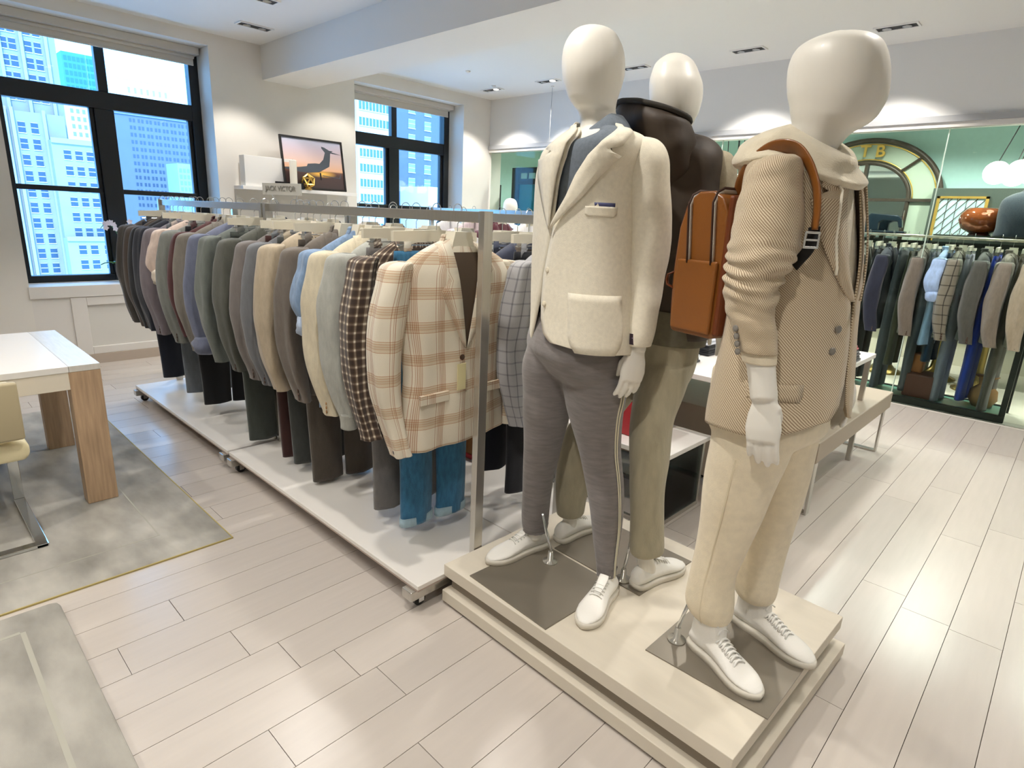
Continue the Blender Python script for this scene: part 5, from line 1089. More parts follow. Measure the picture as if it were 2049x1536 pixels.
# local frame: +x towards the wearer, y lateral (left), z up ; near side is -y
prof = [(-.085, .012), (-.075, 0), (.07, 0), (.082, .012), (.084, .20), (.075, .345), (.055, .385), (.02, .402), (-.03, .400), (-.066, .375), (-.088, .30), (-.094, .16)]
bd = MB().prism([(x, z) for x, z in prof], 1, -.140, .140); bd.build('shell', TANL, bp, smooth=True, world=False, bevel=.022, bseg=4)
box('side_pocket', (-.074, .070, -.152, -.138, .012, .215), TANL, bp, .01, world=False, bseg=3)
box('front_pocket', (-.108, -.088, -.11, .11, .02, .20), TANL, bp, .012, world=False, bseg=3)
def arch(xo, r=.004, name='zip', mt=ZIPM, w=(1.4, .6), z0=.20, off=.0):
    def top(x):
        if x < -.03: return .400 - .03 * ((-.03 - x) / .05) ** 1.4
        return .402 - .02 * max(0, (x - .02) / .05)
    zt = top(xo) + off; pts = []
    for s in (-1, 1):
        q = [(xo + .018 * (1 if s < 0 else 1) * (1 - k) , s * (.1415 + off), z0 + (zt - .03 - z0) * k) for k in (0, .25, .5, .75, 1)]
        q += [(xo, s * (.130 + off), zt - .008), (xo, s * .112, zt + .001)]
        pts += q if s < 0 else q[::-1]
    return MB().tube(pts, r, 8, flat=w, up=(1, 0, 0)).build(name, mt, bp, smooth=True, world=False)
for xo in (-.052, .032):
    arch(xo, .0085, 'zip_tape', mat('zip_tape', '3a2115', .7), (1.7, .25), .205, .0008); arch(xo, .0056, 'zip', ZIPM, (1.2, .8), .208, .0022)
for s in (-1, 1):
    MB().tube([(-.090, s * .128, .02), (-.099, s * .128, .16), (-.092, s * .128, .30), (-.072, s * .128, .372), (-.03, s * .128, .398)], .003, 6).build('piping', TAND, bp, smooth=True, world=False)
MB().tube([(-.068, -.147, .014), (-.072, -.148, .11), (-.068, -.147, .215)], .0022, 6).build('piping', TAND, bp, smooth=True, world=False)
box('back_panel', (.076, .094, -.146, .146, .01, .39), TAND, bp, .008, world=False)
MB().tube([(.055, -.035, .385), (.062, -.035, .43), (.062, -.02, .452), (.062, .02, .452), (.062, .035, .43), (.055, .035, .385)], .009, 10, flat=(1.5, .5)).build('grab_handle', TANL, bp, smooth=True, world=False)
MB().tube([(-.092, -.13, .175), (-.112, -.137, .165), (-.116, -.137, .15), (-.112, -.137, .135), (-.09, -.13, .125)], .008, 8, flat=(1.3, .4)).build('side_tab', TAND, bp, smooth=True, world=False)
disc(bp, 'rivet', ZIPM, Vector((-.096, -.1, .20)), (-1, 0, 0), .005, .003).parent = bp
st = [(-.748, 1.685, 1.585), (-.735, 1.662, 1.622), (-.702, 1.632, 1.662), (-.655, 1.606, 1.692), (-.612, 1.592, 1.700), (-.572, 1.582, 1.688), (-.535, 1.566, 1.650), (-.508, 1.552, 1.60), (-.496, 1.545, 1.55), (-.494, 1.542, 1.505)]
def cat3(P, n=5):
    P = [tuple(p_) for p_ in P]; return interp(P, n)
MB().tube(cat3(st), .0175, 12, flat=(1.15, .34), up=(0, 1, .3)).build('shoulder_strap', TANL, bp, smooth=True)
MB().tube(cat3([(p_[0] + .002, p_[1] - .006, p_[2] + .0075) for p_ in st]), .005, 8, flat=(1.4, .5), up=(0, 1, .3)).build('strap_piping', TAND, bp, smooth=True)
MB().tube(cat3([(-.494, 1.541, 1.512), (-.492, 1.537, 1.49), (-.498, 1.540, 1.462), (-.520, 1.556, 1.435), (-.555, 1.59, 1.40), (-.60, 1.62, 1.365), (-.68, 1.65, 1.31), (-.74, 1.67, 1.25)]), .0125, 10, flat=(1.1, .2), up=(0, 1, .3)).build('webbing', BLKM, bp, smooth=True)
bk = MB(); cx_ = Vector((-.493, 1.529, 1.482)); u_ = Vector((.72, .69, 0)); v_ = Vector((0, 0, 1))
for i, j, w_, h_ in ((0, .017, .036, .006), (0, -.017, .036, .006), (-.016, 0, .005, .036), (.016, 0, .005, .036), (0, 0, .032, .005)):
    c_ = cx_ + u_ * i + v_ * j; vs = [c_ + u_ * a * w_ / 2 + v_ * b2 * h_ / 2 + Vector((.69, -.72, 0)) * d for d in (0, .005) for a, b2 in ((-1, -1), (1, -1), (1, 1), (-1, 1))]
    bk.add(vs, [(0, 3, 2, 1), (4, 5, 6, 7), (0, 1, 5, 4), (1, 2, 6, 5), (2, 3, 7, 6), (3, 0, 4, 7)])
bk.build('buckle', CHROME, bp, bevel=.001)
st2 = [(-.73, 1.87, 1.585), (-.68, 1.88, 1.64), (-.62, 1.88, 1.68), (-.56, 1.88, 1.66), (-.52, 1.89, 1.59), (-.50, 1.90, 1.48), (-.52, 1.93, 1.38), (-.64, 1.95, 1.30)]
MB().tube(cat3(st2), .0175, 12, flat=(1.15, .34), up=(0, -1, .3)).build('shoulder_strap', TANL, bp, smooth=True)

# ------------------------------------------------------------------ rack of clothes behind the glass
BLKS = mat('blackened_steel', '1b211d', 0.35, 0.4)
t = thing('display_rack', (-1.4, 6.66, 0), 'black-framed clothes rack behind the glass wall at the right', 'clothes rack')
box('base_rail', (-2.9, -0.272, 6.425, 6.47, 0.0, 0.06), BLKS, t, .003)
box('base_rail', (-2.9, -0.272, 6.86, 6.90, 0.0, 0.06), BLKS, t, .003)
box('base_shelf', (-2.88, -0.31, 6.47, 6.86, 0.03, 0.05), mat('green_glass_shelf', '6fa08c', 0.12, spec=.8), t)
box('post', (-0.315, -0.272, 6.425, 6.47, 0.06, 1.30), BLKS, t, .003); box('post', (-0.315, -0.272, 6.86, 6.90, 0.06, 1.30), BLKS, t, .003)
box('post', (-2.9, -2.86, 6.62, 6.70, 0.06, 1.52), BLKS, t, .003); box('post', (.9, .94, 6.62, 6.70, 0.0, 1.52), BLKS, t, .003)
MB().tube([(-2.9, 6.66, 1.518), (0.92, 6.66, 1.498)], .0125, 12).build('rod', mat('satin_nickel', 'd3cdbd', .25, .8), t, smooth=True)
box('back_bar', (-2.88, .9, 6.668, 6.684, 1.43, 1.47), BLKS, t)
GR = 'garments on the rack behind the glass'; GRH = 'hangers on the rack behind the glass'
rr_ = [
 ('jacket', -2.35, C('rr_grey', '57534e'), 'dark grey blazer behind the glass, hidden beside the tweed lapel', dict(seed=50)),
 ('jacket', -2.0, C('rr_brown', '6a5f55'), 'brown blazer behind the glass next to the tweed shoulder', dict(seed=51)),
 ('trousers', -1.82, C('rr_plum', '3a2128'), 'plum trousers behind the glass, leftmost of those visible', dict(hem=.1)),
 ('jacket', -1.62, C('rr_stone', '6f685e'), 'stone grey blazer behind the glass, first right of the tweed chest', dict(seed=52)),
 ('trousers', -1.50, C('rr_black', '17181a'), 'black trousers behind the glass left of the navy blazer', dict(hem=.1)),
 ('jacket', -1.42, C('rr_navy', '23283a'), 'navy blazer behind the glass', dict(seed=53)),
 ('trousers', -1.30, C('rr_slate', '555a61'), 'slate trousers reaching nearly to the floor behind the glass', dict(hem=.06)),
 ('trousers', -1.22, C('rr_olive', '4d4a38'), 'dark olive trousers behind the glass', dict(hem=.3)),
 ('jacket', -1.14, C('rr_taupe', '766d61'), 'taupe blazer behind the glass left of the blue shirt', dict(seed=54)),
 ('trousers', -1.06, C('rr_midgrey', '5e6165'), 'mid-grey trousers behind the glass under the taupe blazer', dict(hem=.08)),
 ('shirt', -0.975, C('rr_sky', 'a9c4ea', amt=.1), 'sky blue shirt with a rolled cuff behind the glass', dict(seed=55, cuff=.98, hem=.56, thick=.9)),
 ('trousers', -0.93, C('rr_deepteal', '1f3a55'), 'teal-navy trousers behind the blue shirt', dict(hem=.4)),
 ('jacket', -0.875, check_mat('windowpane_grey', .085, [(0, '8d8878'), (.88, '4b4740')], .085, [(0, 'f2f2f2'), (.88, 'a0a09c')]), 'grey windowpane check blazer behind the glass', dict(seed=56, hi=True)),
 ('trousers', -0.80, C('rr_lilacgrey', '9293a0'), 'pale lilac-grey trousers below the windowpane blazer', dict(hem=.04)),
 ('jacket', -0.69, C('rr_graphite', '54554e'), 'graphite blazer behind the glass', dict(seed=57)),
 ('trousers', -0.61, C('rr_cobalt', '1c3fae'), 'cobalt blue trousers behind the glass', dict(hem=.09)),
 ('jacket', -0.525, C('rr_sand', '857c6e'), 'sand-grey blazer behind the glass, right of the cobalt trousers', dict(seed=58)),
 ('trousers', -0.44, C('rr_umber', '5b5348'), 'umber trousers hanging lowest at the right end behind the glass', dict(hem=.03)),
 ('jacket', -0.36, C('rr_oat', 'b3a78f'), 'oat coloured blazer at the right edge of the picture', dict(seed=59)),
]
for kind, x, mt, lab, op in rr_:
    base = lab.split(',')[0].split(' behind')[0].split(' reaching')[0].split(' below')[0].split(' hanging')[0].split(' at the')[0]
    if kind == 'trousers':
        trousers(x, 6.66, 1.535, mt, lab, GR, seed=x, **op); hanger(x, 6.66, 1.528, 'clip', 'clip hanger of the ' + base + ' behind the glass', GRH)
    else:
        garment(kind, x, 6.66, 1.52, mt, lab, GR, buttons='windowpane' in lab or 'blazer' in lab, **op); hanger(x, 6.66, 1.528, 'jacket', 'jacket hanger of the ' + base + ' behind the glass', GRH)

# ------------------------------------------------------------------ the neighbouring shop
DKW = mat('dark_bronze', '3e362b', 0.45, .2); GOLD = mat('gold_trim', 'd9b45c', 0.3, .7)
cx, cz, YA = -2.335, 1.946, 8.86
ar = thing('arched_mirror', (cx, YA, 1.2), 'large arched bronze-framed window mirror with gold TB letters', 'mirror')
def ell(rx, rz, n=40, a0=0, a1=PI): return [(cx + rx * math.cos(a0 + (a1 - a0) * i / n), YA, cz + rz * math.sin(a0 + (a1 - a0) * i / n)) for i in range(n + 1)]
for nm, rx, rz, r in (('outer_arch', .84, .69, .030), ('inner_arch', .515, .425, .026)):
    pts = [(cx + rx, YA, .4)] + ell(rx, rz) + [(cx - rx, YA, .4)]
    MB().tube(pts, r, 8, up=(0, 1, 0)).build(nm, DKW, ar, smooth=True)
MIR = mat('silver_mirror', 'dfe9ea', 0.04, 1.0)
gl = MB(); gl.prism([(p_[0], p_[2]) for p_ in ell(.50, .41)] + [(cx - .5, .4), (cx + .5, .4)], 1, YA + .01, YA + .02); gl.build('mirror_glass', MIR, ar)
gr = MB(); O_ = ell(.82, .67, 40); I_ = ell(.53, .44, 40); vs = O_ + I_
gr.add([(a, YA + .015, c_) for a, _, c_ in vs], [(i, i + 1, 41 + i + 1, 41 + i) for i in range(40)]); gr.add([(cx + s * q, YA + .015, z) for s in (1, -1) for q in (.53, .82) for z in (.4, cz)], [(0, 1, 3, 2), (4, 5, 7, 6)]); gr.build('sage_panels', mat('sage_panel', 'a9b8a4', .35), ar)
for a in (45, 135): MB().tube([(cx + .53 * math.cos(math.radians(a)), YA - .005, cz + .44 * math.sin(math.radians(a))), (cx + .82 * math.cos(math.radians(a)), YA - .005, cz + .67 * math.sin(math.radians(a)))], .017, 6).build('spoke', DKW, ar)
for nm, rx, rz in (('gold_bead', .795, .645), ('gold_bead', .555, .465)): MB().tube(ell(rx, rz), .007, 6, up=(0, 1, 0)).build(nm, GOLD, ar, smooth=True)
box('glazing_bar', (cx - .018, cx + .018, YA - .03, YA + .005, .4, cz + .42), DKW, ar); box('glazing_bar', (cx - .84, cx + .84, YA - .03, YA + .005, cz - .035, cz), DKW, ar)
text_mesh('letter', 'T', .19, .012, (cx + .055 - .10, YA - .03, cz + .555), (1, 0, 0), (0, 0, 1), GOLD, ar, bold=.004)
text_mesh('letter', 'B', .19, .012, (cx + .055 + .07, YA - .03, cz + .55), (1, 0, 0), (0, 0, 1), GOLD, ar, bold=.004)
# shelf and sewing machine in front of it
t = thing('wall_shelf', (-2.0, 8.6, 1.48), 'dark red shelf below the arched mirror', 'shelf'); box('board', (-2.45, -1.62, 8.45, 8.80, 1.50, 1.53), mat('oxblood_wood', '4a2420', .4), t); box('support', (-2.1, -2.04, 8.6, 8.66, 0, 1.50), DKW, t)
t = thing('sewing_machine', (-1.95, 8.62, 1.53), 'old black sewing machine in front of the arched mirror', 'sewing machine'); IRN = mat('black_enamel', '1c2a33', .2, .2)
box('bed', (-2.18, -1.72, 8.55, 8.69, 1.53, 1.56), IRN, t, .01); MB().prism([(-2.17, 1.56), (-2.17, 1.70), (-2.12, 1.76), (-1.82, 1.74), (-1.78, 1.70), (-1.76, 1.60), (-1.80, 1.60), (-1.82, 1.67), (-1.98, 1.68), (-2.02, 1.65), (-2.02, 1.56)], 1, 8.58, 8.66).build('arm', IRN, t, bevel=.01)
MB().tube([(-2.21, 8.62, 1.68), (-2.18, 8.62, 1.68)], .07, 18).build('handwheel', CHROME, t, smooth=True); MB().tube([(-1.78, 8.62, 1.58), (-1.78, 8.62, 1.80)], .006, 6).build('needle_bar', CHROME, t)
t = thing('amber_bowl', (-.93, 7.95, 1.55), 'large amber glass bowl above the garment rack behind the glass', 'bowl')
MB().lathe([(0, 0), (.08, 0), (.17, .05), (.205, .13), (.19, .20), (.14, .25), (.13, .255), (.18, .20), (.195, .13), (.16, .06), (0, .02)], (-.93, 7.95, 1.56), 28).build('bowl', mat('amber_glass', '8a461a', .08, .35, coat=.6), t, smooth=True)
MB().lathe([(.0, -.02), (.10, -.02), (.09, 0), (0, 0)], (-.93, 7.95, 1.56), 20).build('foot', mat('dark_red_glass', '3c1210', .1), t, smooth=True)
t = thing('cabinet', (-.2, 8.6, 0), 'dark panelled cabinet wall with a gold-framed lattice pane', 'cabinet')
box('carcass', (-1.55, 1.2, 8.72, 8.98, .74, 2.06), mat('dark_green_wood', '3f4b42', .5), t, .004)
box('backing', (-1.46, -1.03, 8.70, 8.72, 1.50, 1.945), mat('pale_sky_panel', 'b9d3d6', .3), t)
for e in ((-1.49, -1.46, 8.68, 8.72, 1.47, 1.97), (-1.03, -1.0, 8.68, 8.72, 1.47, 1.97), (-1.49, -1.0, 8.68, 8.72, 1.945, 1.97), (-1.49, -1.0, 8.68, 8.72, 1.47, 1.50)): box('gold_edge', e, GOLD, t)
lat = MB()
for i in range(-4, 9):
    for s in (1, -1):
        a = Vector((-1.46 + .08 * i, 8.69, 1.50)); b2 = a + Vector((.36 * 1, 0, .445)) if s > 0 else None
        if s > 0: lat.tube([(max(-1.46, a.x), 8.69, 1.50 + max(0, (-1.46 - a.x)) * 1.236), (min(-1.03, a.x + .36), 8.69, 1.50 + (min(-1.03, a.x + .36) - a.x) * 1.236)], .004, 4) if a.x + .36 > -1.44 and a.x < -1.05 else None
for x in (-1.38, -1.29, -1.20, -1.11): lat.tube([(x, 8.69, 1.50), (x, 8.69, 1.945)], .003, 4)
lt = lat.build('lattice', DKW, t); lt['kind'] = 'stuff'
box('counter', (-1.3, 1.2, 7.8, 8.70, 1.44, 1.54), mat('dark_green_wood', '3f4b42', .5), t)
box('counter_leg', (-1.2, -1.1, 7.9, 8.0, 0, 1.44), mat('dark_green_wood', '3f4b42', .5), t)
t = thing('tailor_bust', (-.62, 7.75, 1.54), 'dark navy tailor bust at the right edge behind the glass', 'bust')
b = MB(); loft(b, [(-.60, 7.75, 1.54, .20, .14, -90), (-.60, 7.75, 1.62, .19, .15, -90), (-.60, 7.75, 1.76, .20, .15, -90), (-.60, 7.75, 1.88, .19, .12, -90), (-.60, 7.75, 1.94, .12, .08, -90), (-.60, 7.75, 1.97, .05, .05, -90), (-.60, 7.75, 2.02, .045, .045, -90)], 3, 28); b.build('torso', C('ink_velvet', '22303c'), t, smooth=True)
MB().lathe([(.05, 0), (.055, .02), (.01, .05)], (-.60, 7.75, 2.02), 16).build('cap', DKW, t, smooth=True)
GLOB = mat('opal_globe', 'fff8e8', .3, emit=7.0)
for ci, (x, y, z, lab) in enumerate(((-.80, 7.5, 2.12, 'cluster of round white glass pendants at the right edge behind the glass'), (-3.45, 7.5, 2.03, 'cluster of white glass pendants behind the glass between two mannequins'))):
    t = thing('pendant_cluster', (x, y, ZC), lab, 'pendant lamp')
    for k, (dx, dy, dz) in enumerate(((-.06, 0, 0), (.10, .12, .02), (.22, -.04, -.01), (.05, .28, .0), (.34, .14, .02))):
        if ci: dx, dy, dz = (dx - .1) * .55, dy * .5, dz
        g_ = MB(); r = .105; g_.lathe([(r * math.sin(PI * i / 14), -r * math.cos(PI * i / 14)) for i in range(15)], (x + dx, y + dy, z + dz), 24); g_.build('globe', GLOB, t, smooth=True)
        top = (x + dx * (.45 if not ci else 1.9) + (.22 if not ci else 0), y + dy * .4, ZC)
        MB().tube([(x + dx, y + dy, z + dz + r), top], .005, 6).build('cord', BLACK, t)
    MB().lathe([(.09, 0), (.09, -.02), (.0, -.025)], (x + .1, y + .1, ZC), 18).build('ceiling_rose', CEIL, t, smooth=True)
BRS = mat('aged_brass', '8f7a43', .35, .8)
for x, y, lab in ((-1.50, 7.8, 'brass trumpet-based pedestal, left one behind the glass'), (-1.02, 7.95, 'brass trumpet-based pedestal, middle one behind the glass'), (-.62, 7.6, 'brass trumpet-based pedestal, right one behind the glass')):
    t = thing('pedestal', (x, y, 0), lab, 'pedestal'); MB().lathe([(.20, 0), (.20, .015), (.12, .05), (.06, .12), (.045, .25), (.04, .62), (.06, .66)], (x, y, 0), 24).build('base', BRS, t, smooth=True); MB().lathe([(.28, .66), (.28, .70), (0, .70)], (x, y, 0), 28).build('top', DKW, t)
t = thing('leather_stool', (-.93, 6.68, 0.05), 'small brown leather cube on the rack base behind the glass', 'stool'); box('cube', (-1.06, -.82, 6.52, 6.80, .05, .27), mat('brown_hide', '5e2c17', .5), t, .015); box('back', (-1.05, -.95, 6.60, 6.75, .27, .45), mat('tan_hide', 'a8642c', .5), t, .015)
t = thing('vase', (-.45, 6.72, .05), 'tan stoneware vase on the rack base behind the glass', 'vase'); MB().lathe([(0, 0), (.07, 0), (.11, .07), (.10, .15), (.05, .20), (.06, .26), (.09, .28)], (-.47, 6.72, .05), 22).build('body', mat('stoneware', 'a87d4c', .6), t, smooth=True)
# left end behind the glass: dark-framed door and black uprights
t = thing('framed_door', (-6.26, 6.95, 0), 'dark-framed teal door behind the left end of the glass wall', 'door')
for e in ((-6.72, -6.58, 6.95, 7.02, 0, 2.24), (-6.12, -6.02, 6.95, 7.02, 0, 2.24), (-6.58, -6.12, 6.95, 7.02, 2.0, 2.24), (-6.58, -6.12, 6.95, 7.02, 0, .15)): box('frame', e, mat('door_black', '23282a', .4), t, .004)
for x in (-6.52, -6.36): box('vent', (x, x + .12, 6.94, 6.95, 2.08, 2.16), SAGE, t)
box('pane', (-6.58, -6.12, 6.98, 6.99, .15, 2.0), mat('teal_pane', '2f7f94', .1), t)
MB().lathe([(0, 0), (.02, .01), (.028, .03), (.02, .05), (0, .055)], (-6.18, 6.93, 1.5), 12).build('knob', CHROME, t, smooth=True)
for x in (-6.93, -6.80):
    t = thing('black_upright', (x, 6.75, 0), 'slim black upright behind the glass, ' + ('left' if x < -6.9 else 'right') + ' of the pair in the corner', 'post'); box('bar', (x - .03, x + .03, 6.73, 6.78, 0, 1.98), BLKM, t, .003); box('foot', (x - .05, x + .05, 6.70, 6.81, 0, .02), BLKM, t)

# ------------------------------------------------------------------ benches and folded-clothes table
UPH = mat('taupe_vinyl', 'a39583', 0.5, bump=.05, bump_scale=200)
t = thing('bench', (-1.02, 4.05, 0), 'long taupe upholstered bench on flat steel loop legs', 'bench')
box('seat', (-1.20, -0.835, 3.27, 4.86, 0.315, 0.432), UPH, t, .006, bseg=3)
for y in (3.30, 4.74):
    box('leg_loop', (-1.19, -1.178, y, y + .05, 0.0, .315), CHROME, t, .001); box('leg_loop', (-.858, -.845, y, y + .05, 0.0, .315), BRUSH, t, .001)
    box('foot_bar', (-1.178, -.858, y, y + .05, 0.0, .012), BRUSH, t, .001)
t = thing('display_table', (-1.9, 3.7, 0), 'white display table stacked with folded clothes behind the benches', 'table')
box('top', (-2.9, -0.905, 2.90, 4.45, .722, .75), WLAC, t, .002)
for x in (-2.88, -.95):
    for y in (3.3, 4.40): box('leg', (x, x + .03, y, y + .03, 0, .722), BRUSH, t)
t = thing('low_table', (-2.2, 3.6, 0), 'taupe-skirted low table under the white display table', 'table')
box('panel', (-2.8, -1.42, 3.30, 4.3, .03, .46), UPH, t, .006); box('plinth', (-2.75, -1.47, 3.35, 4.25, 0, .03), BLKS, t)
t = thing('coffee_table', (-1.75, 2.78, 0), 'low white table with a glass side and a steel floor frame behind the mannequins', 'table')
box('top', (-2.3, -1.30, 2.50, 2.99, .385, .41), WLAC, t, .002); box('underframe', (-2.28, -1.32, 2.52, 2.97, .37, .385), mat('taupe_edge', '7d7062', .5), t)
for e in ((-2.28, -1.32, 2.955, 2.975, 0.0, .025), (-2.28, -1.32, 2.52, 2.54, 0.0, .025), (-1.34, -1.32, 2.54, 2.955, 0.0, .025), (-2.28, -2.26, 2.54, 2.955, 0, .025), (-1.34, -1.32, 2.52, 2.54, .025, .37), (-1.34, -1.32, 2.955, 2.975, .025, .37), (-2.28, -2.26, 2.52, 2.54, .025, .37), (-2.28, -2.26, 2.955, 2.975, .025, .37)): box('frame_bar', e, BRUSH, t, .001)
box('glass_side', (-1.332, -1.327, 2.54, 2.955, .025, .37), GLASS_P, t); box('glass_side', (-2.26, -1.34, 2.962, 2.968, .025, .37), GLASS_P, t)
random.seed(11)
def folded(x, y, z, w_, d, h, mt, label):
    t = thing('folded_garment', (x, y, z), label, 'folded clothes', 'folded clothes on the white display table')
    b = MB().box(x - w_ / 2, x + w_ / 2, y - d / 2, y + d / 2, z + .0005, z + h * .5).build('layer', mt, t, bevel=h * .22, bseg=3, smooth=True)
    MB().box(x - w_ / 2 + .008, x + w_ / 2 - .006, y - d / 2 + .007, y + d / 2 - .01, z + h * .5 + .0006, z + h).build('layer', mt, t, bevel=h * .22, bseg=3, smooth=True)
BK = C('folded_black', '121318', amt=.1); WH = C('folded_white', 'd9dde6', amt=.05); LI = C('folded_lilac', 'b5afbd', amt=.05); RD = C('folded_red', 'a8303a', amt=.1)
FG = [(-1.68, 3.05, BK, 'black', 1), (-1.68, 3.05, WH, 'white', 2), (-1.70, 3.06, LI, 'lilac-grey', 3), (-1.72, 3.52, BK, 'black', 1), (-1.72, 3.52, BK, 'charcoal-black', 2), (-1.72, 3.52, WH, 'white', 3), (-1.74, 3.53, LI, 'lilac', 4), (-1.08, 3.98, BK, 'black', 1), (-1.08, 3.98, BK, 'soft black', 2), (-1.09, 3.98, RD, 'red', 3), (-2.25, 3.1, BK, 'black', 1), (-2.25, 3.1, WH, 'white', 2), (-1.55, 4.1, BK, 'black', 1), (-2.2, 3.7, BK, 'black', 1), (-2.2, 3.7, BK, 'charcoal', 2)]
nmz = {(-1.68): 'front stack', (-1.70): 'front stack', (-1.72): 'middle stack', (-1.74): 'middle stack', (-1.08): 'stack at the right end of the table', (-1.09): 'stack at the right end of the table', (-2.25): 'front left stack', (-1.55): 'back of the table', (-2.2): 'back left stack'}
for x, y, mt, c_, lv in FG:
    folded(x, y, .75 + .031 * (lv - 1), .34 - .01 * lv, .30 - .01 * lv, .030, mt, '%s folded knit, layer %s of the %s' % (c_, ('lowest', 'second', 'third', 'fourth')[lv - 1], nmz[x]))
t = thing('leather_bag', (-2.5, 2.45, .12), 'red-edged tan leather bag standing on the rear rack platform', 'bag')
REDL = mat('red_leather', 'b8343a', .45); TB2 = mat('saddle_leather', '8a5a24', .5)
MB().prism([(-2.66, .125), (-2.36, .125), (-2.34, .135), (-2.36, .40), (-2.66, .42)], 1, 2.24, 2.36).build('front_panel', TB2, t, bevel=.01, smooth=True)
MB().prism([(-2.67, .122), (-2.34, .122), (-2.33, .135), (-2.33, .15), (-2.67, .15)], 1, 2.23, 2.37).build('red_base', REDL, t, bevel=.006); MB().prism([(-2.80, .125), (-2.67, .125), (-2.67, .44), (-2.80, .44)], 1, 2.26, 2.36).build('gusset', REDL, t, bevel=.01)
MB().tube([(-2.62, 2.30, .41), (-2.60, 2.30, .50), (-2.45, 2.30, .50), (-2.42, 2.30, .40)], .008, 8).build('handle', TB2, t, smooth=True)
t = thing('red_box', (-1.75, 3.2, 0), 'red leather case on the low white table, seen between the mannequin legs', 'case'); box('case', (-1.86, -1.5, 2.62, 2.90, .41, .60), REDL, t, .01); box('lid', (-1.862, -1.498, 2.618, 2.902, .60, .63), REDL, t, .01)

# ------------------------------------------------------------------ wall shelf group between the windows
t = thing('picture_ledge', (-6.5, 3.4, 1.66), 'white wall ledge between the windows', 'shelf'); box('ledge', (-6.62, -6.40, 2.70, 4.03, 1.665, 1.70), SHELFM, t, .002); box('lower_panel', (-6.62, -6.585, 2.70, 3.74, 1.20, 1.664), mat('shelf_back', 'c9c4ba', .7), t)
t = thing('white_box', (-6.5, 3.0, 1.70), 'plain white box frame standing at the left end of the ledge', 'box'); box('front', (-6.47, -6.46, 2.755, 3.30, 1.7005, 2.0), SHELFM, t, .002); box('sides', (-6.58, -6.471, 2.755, 2.80, 1.7005, 2.0), SHELFM, t, .002)
t = thing('photo_frame', (-6.5, 3.5, 1.70), 'black-framed photograph of a jet at sunset leaning on the ledge', 'picture')
# leaning picture: local plane, u to +Y, v up the lean
lean = math.radians(9); O = Vector((-6.43, 3.155, 1.705)); U_ = Vector((0, 1, 0)); V_ = Vector((-math.sin(lean), 0, math.cos(lean))); W_ = U_.cross(V_)
PWD, PHT = .74, .545
def pic(name, poly, d, mt, kind=None, parent=t):
    g_ = MB(); n = len(poly); g_.add([O + U_ * (u * PWD) + V_ * (v * PHT) + W_ * d for u, v in poly], [tuple(range(n))]); o = g_.build(name, mt, parent)
    return o
fr = MB()
for u0_, u1_, v0_, v1_ in ((0, 1, 0, .035), (0, 1, .965, 1), (0, .028, .035, .965), (.972, 1, .035, .965)):
    vs = [O + U_ * (u * PWD) + V_ * (v * PHT) + W_ * d for d in (0, .022) for u, v in ((u0_, v0_), (u1_, v0_), (u1_, v1_), (u0_, v1_))]
    fr.add(vs, [(0, 3, 2, 1), (4, 5, 6, 7), (0, 1, 5, 4), (1, 2, 6, 5), (2, 3, 7, 6), (3, 0, 4, 7)])
fr.build('frame', mat('frame_black', '1c1715', .35), t)
SUN = bpy.data.materials.new('sunset_print'); SUN.use_nodes = True; MATS['sunset_print'] = SUN
N = SUN.node_tree.nodes; Lk = SUN.node_tree.links; tc = N.new('ShaderNodeTexCoord'); sp = N.new('ShaderNodeSeparateXYZ'); Lk.new(tc.outputs['UV'], sp.inputs[0])
rp = N.new('ShaderNodeValToRGB'); Lk.new(sp.outputs[1], rp.inputs[0]); e = rp.color_ramp.elements
for i, (p_, c_) in enumerate(((0, '3b2d2a'), (.30, '4a3532'), (.36, '7a5140'), (.385, 'e9b48a'), (.55, 'e2c0b2'), (.8, 'cdbcc6'), (1, 'b9bdd0'))):
    if i < 2: e[i].position = p_; e[i].color = srgb(c_)
    else: k = e.new(p_); k.color = srgb(c_)
gd = N.new('ShaderNodeVectorMath'); gd.operation = 'DISTANCE'; mpp = N.new('ShaderNodeMapping'); Lk.new(tc.outputs['UV'], mpp.inputs[0]); mpp.inputs['Scale'].default_value = (1, 3.2, 1); Lk.new(mpp.outputs[0], gd.inputs[0]); gd.inputs[1].default_value = (.62, 1.0, 0)
rg = N.new('ShaderNodeValToRGB'); Lk.new(gd.outputs['Value'], rg.inputs[0]); rg.color_ramp.elements[0].color = srgb('ffc445'); rg.color_ramp.elements[1].color = (0, 0, 0, 1); rg.color_ramp.elements[1].position = .26
ad = N.new('ShaderNodeMix'); ad.data_type = 'RGBA'; ad.blend_type = 'ADD'; ad.inputs[0].default_value = 1; Lk.new(rp.outputs[0], ad.inputs[6]); Lk.new(rg.outputs[0], ad.inputs[7]); Lk.new(ad.outputs[2], N['Principled BSDF'].inputs['Base Color']); N['Principled BSDF'].inputs['Roughness'].default_value = .4
g_ = MB(); g_.add([O + U_ * (u * PWD) + V_ * (v * PHT) + W_ * .012 for u, v in ((.02, .02), (.98, .02), (.98, .98), (.02, .98))], [(0, 1, 2, 3)], [[(0, 0), (1, 0), (1, 1), (0, 1)]]); g_.build('print', SUN, t)
JET = mat('jet_silhouette', '4a5058', .5)
pic('printed_jet', [(.03, .40), (.25, .42), (.38, .45), (.40, .50), (.52, .52), (.59, .52), (.66, .61), (.70, .75), (.65, .83), (.65, .865), (.70, .85), (.78, .80), (.84, .80), (.81, .775), (.97, .735), (.79, .75), (.77, .60), (.75, .48), (.57, .353), (.39, .327), (.25, .33), (.03, .37)], .0135, JET)
